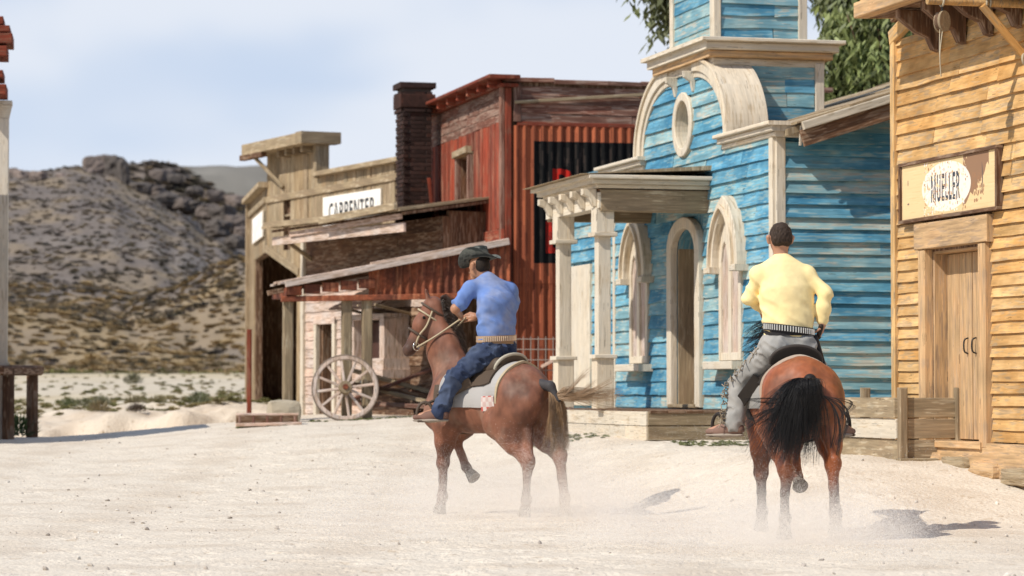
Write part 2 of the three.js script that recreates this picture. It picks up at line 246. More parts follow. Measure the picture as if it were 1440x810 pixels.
// crags along the crest and the dark cliff band: rocks of the hill
function rockGeometry(sx, sy, sz, seed, rough = 0.35) {
  const g = new THREE.IcosahedronGeometry(1, 5), p = g.attributes.position;
  for (let i = 0; i < p.count; i++) { let x = p.getX(i), y = p.getY(i), z = p.getZ(i); const q = Math.max(Math.abs(x), Math.abs(y), Math.abs(z)), box = mix(1, 1 / q * 0.86, 0.62); const n = 1 + rough * (fbm(x * 1.6 + seed, y * 1.6, z * 1.6 + seed, 4) - 0.5) * 2 - rough * 0.35 * Math.abs(n3(x * 5 + seed, y * 3, z * 5) - 0.5); p.setXYZ(i, x * box * n * sx, y * box * n * sy, z * box * n * sz); }
  g.computeVertexNormals(); return g;
}
const rockMats = [[0.13, 0.105, 0.09], [0.17, 0.135, 0.115], [0.21, 0.165, 0.14], [0.10, 0.085, 0.075]].map((c) => std({ color: colorOf(...c), roughness: 1, bumpMap: texture(128, 128, (u, v) => { const q = pfbm(u, v, 8, 8, 5, 3) * 255; return [q, q, q]; }, false), bumpScale: 0.3 }));
const crag = (hill, a, y, D, sx, sy, m) => { const X = (a - 720) / 4000 * D; part(hill, 'rock', rockGeometry(sx, sy, sx * 0.8, R() * 90), rockMats[m], [X, up(y, D), -D], [rr(-0.1, 0.1), R() * 6, rr(-0.1, 0.1)]); };
for (const [a, y, D, sx, sy, m] of [[130, 236, 325, 1.5, 1.5, 1], [145, 233, 326, 1.7, 1.35, 0], [160, 236, 325, 1.4, 1.6, 3], [172, 246, 322, 0.9, 1.9, 3], [122, 248, 322, 0.9, 0.9, 2], [30, 250, 318, 1.2, 1.0, 2], [52, 252, 316, 1.1, 1.0, 2], [70, 262, 314, 0.9, 0.9, 1], [88, 258, 314, 1.4, 1.2, 2], [110, 266, 312, 1.1, 1.0, 1], [16, 246, 320, 0.9, 0.9, 1], [98, 272, 310, 0.9, 0.6, 2],
  [196, 266, 322, 1.8, 0.9, 3], [214, 272, 322, 1.6, 1.0, 0], [232, 280, 322, 1.9, 0.9, 3], [252, 286, 322, 1.7, 0.8, 0], [270, 292, 322, 1.5, 0.7, 3], [292, 298, 320, 1.6, 1.0, 0], [314, 304, 318, 1.6, 1.2, 3], [334, 316, 316, 1.5, 1.2, 0], [306, 322, 312, 1.5, 1.0, 3], [346, 330, 310, 1.4, 1.0, 1], [330, 340, 306, 1.2, 0.8, 3]]) crag(hillOne, a, y, D, sx, sy, m);
for (const [a, y, D, sx, sy, m] of [[226, 248, 512, 2.6, 1.5, 0], [246, 252, 508, 1.6, 1.0, 3], [300, 276, 500, 2.2, 1.2, 0], [330, 284, 500, 2.4, 1.4, 1], [272, 268, 500, 1.8, 0.9, 3]]) crag(hillTwo, a, y, D, sx, sy, m);

// scrub on the slopes and the plain: uncountable tufts, one mass each
function tuftGeometry(n, seed, low = 0.75) {
  const q = rngOf(seed), P = [];
  for (let i = 0; i < n; i++) { const a = q() * 6.283, e = Math.acos(1 - q() * 0.98), r = 0.25 + 0.75 * q(), cx = Math.sin(e) * Math.cos(a), cy = Math.cos(e) * low, cz = Math.sin(e) * Math.sin(a), w = 0.10 + 0.12 * q(), l = 0.3 + 0.3 * q(), b = q() * 6.283; const px = Math.cos(b) * w, pz = Math.sin(b) * w, k = r; P.push(cx * k - px, cy * k, cz * k - pz, cx * k + px, cy * k, cz * k + pz, cx * (k + l), cy * (k + l) + 0.12, cz * (k + l)); }
  const g = new THREE.BufferGeometry(); g.setAttribute('position', new THREE.Float32BufferAttribute(P, 3)); g.computeVertexNormals(); return g;
}
const scrubMat = std({ color: 0xffffff, roughness: 1, side: THREE.DoubleSide });
function scatter(name, label, n, place, seed) {
  const g = tuftGeometry(150, seed), im = new THREE.InstancedMesh(g, scrubMat, n), o = new THREE.Object3D(), col = new THREE.Color(); let k = 0;
  for (let i = 0; i < n * 4 && k < n; i++) { const q = place(); if (!q) continue; o.position.set(q[0], q[1], q[2]); o.rotation.set(0, R() * 6.28, 0); o.scale.set(q[3] * rr(0.8, 1.3), q[3] * rr(0.5, 0.85), q[3] * rr(0.8, 1.3)); o.updateMatrix(); im.setMatrixAt(k, o.matrix); col.setRGB(...q[4]); im.setColorAt(k, col); k++; }
  im.count = k; im.name = numbered(name); im.castShadow = im.receiveShadow = true; scene.add(im); return tag(im, label, 'scrub', null, 'stuff');
}
const scrubTone = () => k3(pick([[0.10, 0.088, 0.062], [0.13, 0.11, 0.085], [0.06, 0.056, 0.05], [0.22, 0.17, 0.1], [0.19, 0.145, 0.095], [0.16, 0.135, 0.105], [0.17, 0.14, 0.12]]), rr(0.75, 1.25));
scatter('hillside_scrub', 'dry grey and tan scrub dotting the stony hillside behind the town', 15000, () => { const a = rr(-420, 620), t = Math.pow(R(), 1.4), D = mix(185, 335, t), x = (a - 720) / 4000 * D; return [x, hillA(a, D, x) - 0.05, -D, 0.09 + 0.3 * Math.pow(R(), 2), scrubTone()]; }, 5);
scatter('hillside_scrub', 'straw-coloured grass tussocks and bushes on the lower slope behind the dry plain', 5200, () => { const a = rr(-300, 620), D = rr(150, 215), x = (a - 720) / 4000 * D; return [x, hillA(a, D, x) - 0.05, -D, rr(0.12, 0.4), R() < 0.55 ? k3([0.34, 0.245, 0.125], rr(0.8, 1.2)) : R() < 0.6 ? k3([0.2, 0.155, 0.09], rr(0.8, 1.2)) : scrubTone()]; }, 6);
scatter('hillside_scrub', 'brown scrub on the higher slope beyond the crags', 1500, () => { const a = rr(100, 420), D = rr(430, 530), x = (a - 720) / 4000 * D; return [x, hillB(a, D, x), -D, rr(0.5, 1.1), scrubTone()]; }, 8);
scatter('hillside_scrub', 'scrub on the slope behind the houses', 1200, () => { const a = rr(1050, 1500), D = rr(150, 240), x = (a - 720) / 4000 * D; const crest = up(pl([[760, 420], [1000, 250], [1200, 96], [1400, 70], [2300, 90]], a), 240); return [x, 1.2 + (crest - 1.2) * (D - 110) / 130, -D, rr(0.3, 0.8), scrubTone()]; }, 9);
scatter('foothill_bushes', 'low olive bushes in a line along the foot of the hill', 420, () => { const a = rr(-200, 560), D = 150 + 8 * Math.pow(R(), 2), x = (a - 720) / 4000 * D; return [x, 1.75 + (D - 150) * 0.03, -D, rr(0.3, 0.62) * (0.6 + 0.8 * n3(a * 0.02, 1, 1)), k3([0.12, 0.115, 0.045], rr(0.7, 1.3))]; }, 7);
scatter('plain_grass', 'thin dry grass scattered over the grey plain', 700, () => { const D = 62 + 90 * R() * R(), x = rr(-0.19, -0.06) * D; return [x, groundHeight(x, -D), -D, rr(0.06, 0.15), k3(R() < 0.5 ? [0.3, 0.25, 0.13] : [0.2, 0.19, 0.08], rr(0.8, 1.2))]; }, 10);
// ------------------------------------------------------------------ building helpers
// Building frame: z runs along the street (towards the camera), x away from the street; the front faces -x, the end wall faces +z.
function wall(parent, name, kind, at, outline, holes, material, thick = 0.12) {
  const w = part(parent, name, slab(outline, thick, { holes, z0: -thick }), material, at, [0, kind === 'front' ? -Math.PI / 2 : 0, 0]); return w;
}
const cut = (spans, a, b) => { const out = []; for (const [p, q] of spans) { if (b <= p || a >= q) { out.push([p, q]); continue; } if (a > p) out.push([p, a]); if (b < q) out.push([b, q]); } return out; };
function clapboards(w, y0, y1, pitch, spans, mats, { maxL = 3, t = 0.018, lip = 0.016, wob = 0.008, jitter = 0.004, name = 'clapboard', sag = 0.006 } = {}) {
  for (let y = y0; y < y1 - pitch * 0.3; y += pitch) {
    const h = Math.min(pitch * 1.1, y1 - y);
    for (const [a, b] of spans(y + pitch / 2)) {
      let x = a; while (x < b - 0.02) { let L = Math.min(b - x, rr(maxL * 0.45, maxL)); if (b - x - L < 0.3) L = b - x;
        part(w, name, boardGeometry(L - 0.004, h, t, { lip: lip * rr(0.8, 1.3), wob }), pick(mats), [x, y + rr(-jitter, jitter), 0.001], [0, 0, rr(-sag, sag)]); x += L; }
    }
  }
}
function uprights(w, x0, x1, pitch, range, mats, { t = 0.02, wob = 0.006, name = 'board', lean = 0.006 } = {}) {
  for (let x = x0; x < x1 - 0.03; x += pitch) { const wd = Math.min(pitch, x1 - x) - 0.006; for (const [a, b] of range(x + wd / 2)) { if (b - a < 0.05) continue; part(w, name, boardGeometry(b - a, wd, t * rr(0.8, 1.5), { wob, segs: 3, ends: 0.015 }), pick(mats), [x + wd, a, 0.001], [0, 0, Math.PI / 2 + rr(-lean, lean)]); } }
}
// stacked mouldings along x (wall coordinates), each layer [y, height, projection]
function cornice(parent, name, x0, x1, layers, mats, back = 0.1) { layers.forEach(([y, h, p], i) => part(parent, name, beam(x1 - x0 + p * 1.2, h, p + back, 0.012), pick(mats), [(x0 + x1) / 2, y + h / 2, (p - back) / 2 + 0.002 * i])); }
const gothic = (w, y0, ys, ya, n = 9) => { const r = [[w, y0]], l = [[-w, y0]]; for (let i = 0; i <= n; i++) { const t = i / n, x = w * (1 - Math.pow(t, 1.9)), y = ys + (ya - ys) * Math.sin(t * 1.25) / Math.sin(1.25); r.push([x, y]); if (i < n) l.push([-x, y]); } return [...r, ...l.reverse()]; };

// ------------------------------------------------------------------ the blue house with the bell tower
{
  const b = thing('blue_house', 'faded blue clapboard house with curved gable, cream trim and small tower', 'house', [3.16, 0, -34], TH);
  const base = 0.6, cream = M.cream, cx = -3.5;                              // gable axis
  const gw = (y) => 0.5 + 1.38 * Math.sqrt(Math.max(0, 1 - ((y - 4.4) / 1.02) ** 2));
  const curve = []; for (let i = 0; i <= 16; i++) { const t = i / 16 * Math.PI / 2; curve.push([0.5 + 1.38 * Math.cos(t), 4.4 + 1.02 * Math.sin(t)]); }
  const outline = [[-9, base], [0, base], [0, 4.4], ...curve.map(([x, y]) => [cx + x, y]), ...curve.slice().reverse().map(([x, y]) => [cx - x, y]), [-9, 4.4]];
  const doorHole = [[-3.85, 0.97], [-2.85, 0.97], [-2.85, 3.0], [-2.95, 3.18], [-3.15, 3.29], [-3.35, 3.33], [-3.55, 3.29], [-3.75, 3.18], [-3.85, 3.0]].reverse();
  const wingHole = [[-8.72, 0.98], [-7.95, 0.98], [-7.95, 2.88], [-8.72, 2.88]].reverse();
  const oval = ellipse(-3.43, 4.68, 0.3, 0.32).reverse();
  const front = wall(b, 'front_wall', 'front', [0, 0, 0], outline, [doorHole, wingHole, oval], M.blue[1], 0.4);
  const noGo = (y) => { let s = y < 4.36 ? [[-8.98, -0.1]] : [[cx - gw(y) + 0.05, cx + gw(y) - 0.05]]; if (y < 3.4) s = cut(s, -4.02, -2.66); if (y > 0.95 && y < 3.02) s = cut(s, -8.86, -7.82); s = cut(s, -6.7, -6.6);
    for (const c of [-1.53, -5.42]) if (y > 1.5 && y < 3.3) s = cut(s, c - 0.42, c + 0.42); const dy = Math.abs(y - 4.68); if (dy < 0.4) { const q = Math.sqrt(0.16 - dy * dy) * 0.96; s = cut(s, -3.43 - q, -3.43 + q); } return s; };
  clapboards(front, base, 5.4, 0.178, noGo, M.blueBoards, { maxL: 2.8, lip: 0.03, wob: 0.007, sag: 0.003 });
  // corner boards
  part(front, 'corner_board', beam(0.13, 3.65, 0.05), cream[0], [-0.045, base + 1.82, 0.03]);
  part(front, 'corner_board', beam(0.1, 3.3, 0.05), cream[1], [-6.65, base + 1.65, 0.03]);
  // shoulder cornices and the curved gable mouldings
  for (const [x0, x1] of [[-1.78, 0.12], [-7.15, -5.22]]) cornice(front, 'cornice_moulding', x0, x1, [[4.22, 0.06, 0.07], [4.28, 0.07, 0.12], [4.35, 0.05, 0.17]], cream, 0.42);
  part(b, 'cornice_return', beam(0.3, 0.06, 0.1), cream[0], [0.1, 4.25, 0.05]); part(b, 'cornice_return', beam(0.4, 0.07, 0.15), cream[1], [0.12, 4.315, 0.07]); part(b, 'cornice_return', beam(0.46, 0.05, 0.2), cream[0], [0.13, 4.376, 0.09]);
  const band = (o, i, z0, d) => { const P = [], Q = []; for (let k = 0; k <= 20; k++) { const t = k / 20 * Math.PI / 2 * 0.985; P.push([0.5 + (1.38 + o) * Math.cos(t), 4.4 + (1.02 + o) * Math.sin(t)]); Q.push([0.5 + (1.38 + i) * Math.cos(t), 4.4 + (1.02 + i) * Math.sin(t)]); } return [[...P, ...Q.reverse()], d, z0]; };
  for (const m of [1, -1]) for (const [o, i, z0, d, k] of [[0.05, -0.09, -0.43, 0.52, 0], [-0.088, -0.17, -0.05, 0.11, 1], [0.1, 0.048, -0.46, 0.58, 2]]) {
    const [P, dd, zz] = band(o, i, z0, d); const pts = P.map(([x, y]) => [cx + m * x, y]); part(front, 'gable_moulding', slab(m > 0 ? pts : pts.reverse(), dd, { z0: zz, bevel: 0.006 }), cream[k], [0, 0, 0]); }
  // round window
  const rw = part(b, 'round_window', slab(ellipse(0, 0, 0.41, 0.43), 0.12, { holes: [ellipse(0, 0, 0.29, 0.31).reverse()], bevel: 0.012 }), cream[0], [-0.02, 4.68, -3.43], [0, -Math.PI / 2, 0]);
  part(rw, 'reveal', slab(ellipse(0, 0, 0.302, 0.322), 0.3, { z0: -0.34, holes: [ellipse(0, 0, 0.285, 0.305).reverse()] }), cream[1]); part(rw, 'pane', slab(ellipse(0, 0, 0.29, 0.31), 0.02), M.pink[1], [0, 0, -0.28]); part(rw, 'mullion', beam(0.04, 0.62, 0.05), M.whitePaint, [0, 0, -0.16]); part(rw, 'mullion', beam(0.58, 0.04, 0.045), M.whitePaint, [0, 0, -0.158]);
  // pointed windows
  for (const c of [-1.53, -5.42]) {
    const w = new THREE.Group(); w.name = 'arched_window'; w.position.set(0, 0, c); w.rotation.y = -Math.PI / 2; b.add(w);
    const o = gothic(0.56, 2.72, 2.78, 3.62), i = gothic(0.4, 2.72, 2.76, 3.42);
    // hood band: outer line up and over, inner line back
    const hb = [...o, ...i.slice().reverse()]; part(w, 'hood', slab(hb, 0.17, { z0: 0.0, bevel: 0.01 }), cream[0]);
    const o2 = gothic(0.47, 2.72, 2.78, 3.51), i2 = gothic(0.43, 2.72, 2.77, 3.46); part(w, 'hood_moulding', slab([...o2, ...i2.slice().reverse()], 0.05, { z0: 0.165, bevel: 0.004 }), cream[2]);
    for (const s of [-1, 1]) part(w, 'hood_foot', beam(0.22, 0.08, 0.22), cream[1], [s * 0.5, 2.7, 0.1]);
    const f = gothic(0.42, 1.56, 2.72, 3.4); part(w, 'frame', slab(f, 0.07, { z0: 0.0, bevel: 0.006, holes: [[[-0.33, 1.66], [-0.05, 1.66], [-0.05, 2.8], [-0.13, 3.0], [-0.19, 3.06], [-0.27, 2.98], [-0.33, 2.8]].reverse(), [[0.05, 1.66], [0.33, 1.66], [0.33, 2.8], [0.27, 2.98], [0.19, 3.06], [0.13, 3.0], [0.05, 2.8]].reverse()] }), cream[0]);
    for (const s of [-1, 1]) part(w, 'pane', beam(0.3, 1.46, 0.02), M.pink[1], [s * 0.19, 2.34, 0.03]);
    part(w, 'sill', beam(1.12, 0.1, 0.24), cream[0], [0, 1.5, 0.12]);
  }
  // front door in its deep recess
  const d = new THREE.Group(); d.name = 'front_door'; d.position.set(0, 0, -3.35); d.rotation.y = -Math.PI / 2; b.add(d);
  const arc = (w, ys, ya) => { const p = []; for (let k = 0; k <= 12; k++) { const t = k / 12 * Math.PI; p.push([w * Math.cos(t), ys + (ya - ys) * Math.sin(t)]); } return p; };
  part(d, 'casing', slab([[0.68, 0.97], ...arc(0.68, 3.05, 3.46), [-0.68, 0.97], [-0.5, 0.97], ...arc(0.5, 3.0, 3.31).reverse(), [0.5, 0.97]], 0.1, { z0: 0, bevel: 0.01 }), cream[0]);
  part(d, 'jamb', beam(0.03, 2.2, 0.36), M.grey[0], [-0.48, 2.07, -0.18]); part(d, 'jamb', beam(0.03, 2.2, 0.36), cream[1], [0.48, 2.07, -0.18]);
  part(d, 'threshold', beam(1.1, 0.05, 0.5), M.grey[1], [0, 0.985, -0.12]);
  part(d, 'leaf', slab([[-0.46, 1.0], [0.46, 1.0], [0.46, 3.0], [-0.46, 3.0]], 0.05, { z0: -0.33, bevel: 0.004, holes: [0, 1, 2].flatMap((k) => [[-0.38, -0.04], [0.04, 0.38]].map(([a, c2]) => [[a, 1.95 + k * 0.35], [c2, 1.95 + k * 0.35], [c2, 2.25 + k * 0.35], [a, 2.25 + k * 0.35]].reverse())) }), M.pink[0]);
  for (let k = 0; k < 3; k++) for (const s of [-1, 1]) part(d, 'pane', beam(0.35, 0.31, 0.01, 0.001), M.dustyGlass, [s * 0.21, 2.1 + k * 0.35, -0.305]);
  part(d, 'door_panel', beam(0.7, 0.6, 0.03), M.pink[1], [0, 1.45, -0.275]); part(d, 'handle', new THREE.SphereGeometry(0.035, 10, 8), M.iron, [0.36, 1.8, -0.25]);
  part(d, 'arch_panel', slab([[0.5, 3.0], ...arc(0.5, 3.0, 3.33)], 0.03, { z0: -0.33 }), M.tan[0]);
  // door in the wing
  const wd = new THREE.Group(); wd.name = 'wing_door'; wd.position.set(0, 0, -8.335); wd.rotation.y = -Math.PI / 2; b.add(wd);
  part(wd, 'casing', slab([[-0.53, 0.97], [0.53, 0.97], [0.53, 3.04], [-0.53, 3.04]], 0.08, { z0: 0, bevel: 0.008, holes: [[[-0.38, 0.98], [0.38, 0.98], [0.38, 2.88], [-0.38, 2.88]].reverse()] }), cream[0]);
  part(wd, 'jamb', beam(0.03, 1.9, 0.2), M.brown[2], [-0.365, 1.93, -0.1]);
  part(wd, 'leaf', slab([[-0.36, 0.99], [0.36, 0.99], [0.36, 2.86], [-0.36, 2.86]], 0.05, { z0: -0.2, holes: [[[-0.26, 1.8], [0.26, 1.8], [0.26, 2.22], [-0.26, 2.22]].reverse(), [[-0.26, 2.3], [0.26, 2.3], [0.26, 2.75], [-0.26, 2.75]].reverse()] }), M.pink[0]);
  part(wd, 'pane', beam(0.56, 0.46, 0.01, 0.001), M.dustyGlass, [0, 2.01, -0.175]); part(wd, 'pane', beam(0.56, 0.49, 0.01, 0.001), M.dustyGlass, [0, 2.52, -0.175]); part(wd, 'door_panel', beam(0.5, 0.6, 0.02), M.pink[2], [0, 1.4, -0.145]);
  // end wall, facing the camera
  const side = wall(b, 'end_wall', 'side', [0, 0, 0.0], [[0.002, base], [6, base], [6, 6.1], [0.002, 4.2]], [], M.blue[1], 0.12);
  clapboards(side, base, 5.6, 0.148, (y) => [[y < 4.2 ? 0.09 : (y - 4.12) / 0.317, 5.98]], M.blueBoards, { maxL: 2.6, lip: 0.036, wob: 0.007, t: 0.016, sag: 0.003 });
  part(side, 'corner_board', beam(0.12, 3.62, 0.05), cream[1], [0.045, base + 1.81, 0.035]);
  // lean roof rising away from the street, planks laid across
  const roof = part(b, 'roof', slab([[0.05, 4.22], [6.3, 6.2], [6.3, 6.28], [0.05, 4.3]], 9.3, { z0: -9.0 }), M.grey[1]);
  for (let k = 0; k < 9; k++) { const x = 0.12 + k * 0.68; part(roof, 'roof_plank', beam(0.72, 0.03, 9.5), pick(M.grey), [x + 0.34, 4.34 + (x + 0.34 - 0.05) * 0.3168 + 0.012 * (k % 2), -4.35], [0, 0, 0.307]); }
  part(roof, 'barge_board', beam(6.3, 0.2, 0.05), M.brown[2], [3.2, 5.13, 0.36], [0, 0, 0.307]); part(roof, 'barge_board', beam(6.35, 0.1, 0.06), M.cream[1], [3.22, 5.285, 0.4], [0, 0, 0.307]);
  part(roof, 'gutter_bracket', bar([0.2, 4.1, 0.3], [0.2, 4.34, 0.34], 0.03, 0.02), cream[0]);
  // back and far walls
  part(b, 'back_wall', beam(0.12, 5.4, 8.8), M.blue[0], [6.05, 3.3, -4.5]); part(b, 'far_wall', slab([[0.42, base], [5.98, base], [5.98, 6.05], [0.42, 4.25]], 0.12, { z0: -9.0 }), M.blue[0]);
  // tower: lower block, cornice, upper shaft
  const tb = part(b, 'tower_block', beam(1.3, 1.15, 2.2), M.blue[1], [0.78, 4.82, -3.3]);
  { const s = new THREE.Group(); s.name = 'tower_side'; s.position.set(0, 0, -2.2); b.add(s); clapboards(s, 4.3, 5.36, 0.175, () => [[0.14, 1.32]], M.blueBoards, { maxL: 1.1, lip: 0.012 }); part(s, 'corner_board', beam(0.12, 1.1, 0.06), cream[1], [1.38, 4.84, 0.02]); }
  const layers = [[5.33, 0.1, 0.08], [5.43, 0.09, 0.16], [5.52, 0.1, 0.22], [5.62, 0.05, 0.29]];
  layers.forEach(([y, h, p], i) => part(b, 'tower_cornice', beam(1.36 + p * 2, h, 2.1 + p * 2, 0.014), [cream[1], M.tan[0], cream[0], cream[0]][i], [0.70, y + h / 2, -3.3]));
  for (const z of [-3.0, -3.75]) part(b, 'bracket', slab([[0, 0], [-0.04, 0.02], [-0.07, 0.14], [-0.16, 0.2], [-0.17, 0.28], [0, 0.28]], 0.06, { bevel: 0.008 }), cream[1], [-0.03, 5.06, z]);
  const sh2 = part(b, 'tower_shaft', beam(1.16, 2.1, 1.74), M.blue[1], [0.66, 6.7, -3.3]);
  { const f = new THREE.Group(); f.name = 'tower_front'; f.position.set(0.07, 0, -3.3); f.rotation.y = -Math.PI / 2; b.add(f); clapboards(f, 5.69, 7.7, 0.168, () => [[-0.8, 0.8]], M.blueBoards, { maxL: 2.4, lip: 0.018 });
    for (const x of [-0.85, 0.85]) part(f, 'corner_board', beam(0.13, 2.08, 0.06), cream[0], [x, 6.71, 0.03]);
    const s = new THREE.Group(); s.name = 'tower_side'; s.position.set(0, 0, -2.42); b.add(s); clapboards(s, 5.69, 7.7, 0.158, () => [[0.12, 1.18]], M.blueBoards, { maxL: 1.2, lip: 0.026, wob: 0.014 });
    part(s, 'corner_board', beam(0.1, 2.08, 0.06), cream[0], [0.065, 6.71, 0.03]); part(s, 'corner_board', beam(0.12, 2.08, 0.06), cream[1], [1.23, 6.71, 0.03]); }
  part(b, 'tower_roof', new THREE.ConeGeometry(1.25, 1.3, 4, 1).rotateY(Math.PI / 4).scale(0.85, 1, 1.15), M.brown[1], [0.66, 8.4, -3.3]);
  // porch: platform, two box posts, entablature with brackets
  const pf = part(b, 'platform', beam(1.36, 0.5, 5.2), M.brown[1], [-0.7, 0.66, -3.32]);
  for (let k = 0; k < 6; k++) part(pf, 'floor_board', beam(0.222, 0.035, 5.3), pick(M.brown), [-0.56 + k * 0.226, 0.268, 0]);
  for (let k = 0; k < 2; k++) { let z = -2.62; while (z < 2.6) { const L = Math.min(rr(1.2, 2.2), 2.62 - z); part(pf, 'riser_board', beam(0.03, 0.17, L - 0.01), pick(M.cream), [-0.7, 0.01 + k * 0.178, z + L / 2]); z += L; } }
  for (let k = 0; k < 2; k++) part(pf, 'riser_board', beam(1.38, 0.165, 0.03), M.grey[1], [0, 0.01 + k * 0.178, 2.622]);
  for (const z of [-2.6, -4.46]) {
    const p = new THREE.Group(); p.name = 'porch_post'; p.position.set(-1.4, 0, z); b.add(p);
    part(p, 'shaft', beam(0.17, 1.56, 0.17), cream[0], [0, 2.4, 0]); part(p, 'pedestal', beam(0.23, 0.64, 0.23), cream[2], [0, 1.28, 0]); part(p, 'band', beam(0.3, 0.05, 0.3), cream[0], [0, 1.62, 0]);
    part(p, 'band', beam(0.31, 0.05, 0.31), cream[1], [0, 3.17, 0]); part(p, 'capital', beam(0.24, 0.32, 0.24), cream[0], [0, 3.35, 0]);
  }
  part(b, 'porch_beam', beam(0.2, 0.2, 2.55), cream[0], [-1.4, 3.6, -3.72]); part(b, 'porch_beam', beam(1.5, 0.28, 0.16), M.grey[0], [-0.72, 3.6, -2.52]); part(b, 'porch_beam', beam(1.5, 0.26, 0.16), M.grey[0], [-0.72, 3.6, -4.95]);
  part(b, 'porch_ceiling', beam(1.5, 0.04, 2.5), M.brown[0], [-0.74, 3.73, -3.74]);
  for (const [y, h, p] of [[3.755, 0.05, 0.06], [3.805, 0.06, 0.13], [3.865, 0.05, 0.2]]) part(b, 'porch_cornice', beam(1.5 + p, h, 2.5 + 2 * p, 0.012), pick(cream), [-0.72 - p / 2, y + h / 2, -3.72]);
  for (let k = 0; k < 5; k++) part(b, 'porch_bracket', slab([[0, 0], [-0.05, 0.02], [-0.11, 0.13], [-0.19, 0.16], [-0.19, 0.24], [0, 0.24]], 0.09, { bevel: 0.01 }), cream[k % 3], [-1.5, 3.51, -2.56 - k * 0.53]);
  part(b, 'porch_roof', slab([[-1.78, 3.92], [0, 4.06], [0, 4.0], [-1.78, 3.915]], 2.9, { z0: -5.17 }), M.grey[0]);
  settle(b, base);
}

// ------------------------------------------------------------------ the ochre shop at the right
{
  const b = thing('ochre_shop', 'ochre clapboard shop with double plank door and jettied upper floor', 'shop', [4.11, 0, -30.33], TH);
  const base = 0.44, och = M.ochre;
  const front = wall(b, 'front_wall', 'front', [0, 0, 0], [[0, base], [6.5, base], [6.5, 7.6], [0.45, 7.6], [0.45, 4.9], [0, 4.9]], [[[0.98, 0.62], [2.3, 0.62], [2.3, 2.62], [0.98, 2.62]].reverse()], M.brown[0], 0.25);
  clapboards(front, 0.68, 2.95, 0.118, (y) => cut([[0.1, 6.48]], ...(y < 2.95 ? [0.8, 2.5] : [9, 9])), och, { maxL: 2.6, lip: 0.028, wob: 0.005, t: 0.016, sag: 0.002 });
  clapboards(front, 2.95, 4.92, 0.158, () => [[0.1, 6.48]], och, { maxL: 2.0, lip: 0.03, wob: 0.008, t: 0.016, sag: 0.005 });
  part(front, 'corner_board', beam(0.1, 4.3, 0.07), och[0], [0.05, 2.78, 0.04]); part(b, 'corner_board', beam(0.09, 4.3, 0.08), och[3], [0.05, 2.78, -0.045]);
  part(front, 'coping_board', beam(0.75, 0.16, 0.08), och[2], [0.34, 5.06, 0.04], [0, 0, 0.3]); part(front, 'coping_board', beam(0.5, 0.05, 0.14), M.brown[0], [0.3, 5.2, 0.02], [0, 0, 0.25]);
  const pl2 = part(b, 'plinth', beam(0.3, 0.66, 6.6), M.tan[2], [0.06, 0.34, 3.25]); for (let k = 0; k < 9; k++) part(pl2, 'stone', rockGeometry(0.18, 0.1, 0.34, k * 3.1, 0.16), k % 2 ? M.tan[2] : M.grey[2], [-0.08, 0.18 - 0.04 * k, -2.9 + k * 0.72]);
  const back = part(b, 'body', beam(7, 7.8, 6.4), M.ochre[5], [3.9, 3.6, 3.25]);
  // door: wide casing, two plank leaves
  const d = new THREE.Group(); d.name = 'double_door'; d.position.set(0, 0, 1.64); d.rotation.y = -Math.PI / 2; b.add(d);
  part(d, 'lintel', beam(1.84, 0.27, 0.12), M.tan[1], [0, 2.78, 0.05]); part(d, 'jamb_board', beam(0.17, 2.02, 0.1), M.tan[2], [-0.76, 1.63, 0.045]); part(d, 'jamb_board', beam(0.17, 2.02, 0.1), M.tan[0], [0.76, 1.63, 0.045]);
  part(d, 'reveal', beam(0.03, 2.0, 0.24), M.tan[1], [-0.655, 1.62, -0.12]); part(d, 'reveal', beam(0.03, 2.0, 0.24), M.tan[1], [0.655, 1.62, -0.12]); part(d, 'reveal', beam(1.32, 0.03, 0.24), M.tan[1], [0, 2.61, -0.12]); part(d, 'threshold', beam(1.5, 0.07, 0.36), M.tan[2], [0, 0.64, -0.06]);
  for (const s of [-1, 1]) { const leaf = new THREE.Group(); leaf.name = 'leaf'; leaf.position.set(s * 0.32, 0, -0.16); d.add(leaf); for (let k = 0; k < 4; k++) part(leaf, 'plank', beam(0.15, 1.9, 0.035, 0.005), pick(M.tan), [-0.235 + k * 0.157, 1.64, 0.003 * (k % 2)]); part(leaf, 'handle', tube([[-s * 0.22, 1.56, 0.02], [-s * 0.22, 1.58, 0.06], [-s * 0.22, 1.7, 0.06], [-s * 0.22, 1.72, 0.02]], 0.009), M.iron); }
  // jettied upper floor on brackets
  const uf = part(b, 'upper_floor', beam(0.62, 2.7, 6.0), M.brown[0], [-0.2, 6.45, 3.47]);
  { const w = new THREE.Group(); w.name = 'upper_wall'; w.position.set(-0.52, 0, 0); w.rotation.y = -Math.PI / 2; b.add(w); clapboards(w, 5.27, 7.7, 0.16, () => [[0.62, 6.4]], och, { maxL: 2.4, lip: 0.02, wob: 0.012 }); for (const x of [0.5, 0.6]) part(w, 'corner_board', beam(0.07, 2.6, 0.07), och[x > 0.55 ? 2 : 0], [x, 6.4, 0.04]); part(w, 'sill_beam', beam(6.1, 0.16, 0.16), M.tan[0], [3.5, 5.17, 0.06]); }
  { const e = new THREE.Group(); e.name = 'upper_end_wall'; e.position.set(0, 0, 0.44); e.rotation.y = Math.PI; b.add(e); clapboards(e, 5.1, 7.7, 0.16, () => [[-0.1, 0.5]], och, { maxL: 2 }); }
  for (let k = 0; k < 8; k++) part(b, 'bracket', slab([[0, 0], [-0.07, 0.02], [-0.13, 0.14], [-0.27, 0.2], [-0.45, 0.34], [-0.45, 0.42], [0, 0.42]], 0.12, { bevel: 0.01 }), M.brown[0], [-0.045, 4.66, 1.25 + k * 0.66]);
  settle(b, base);
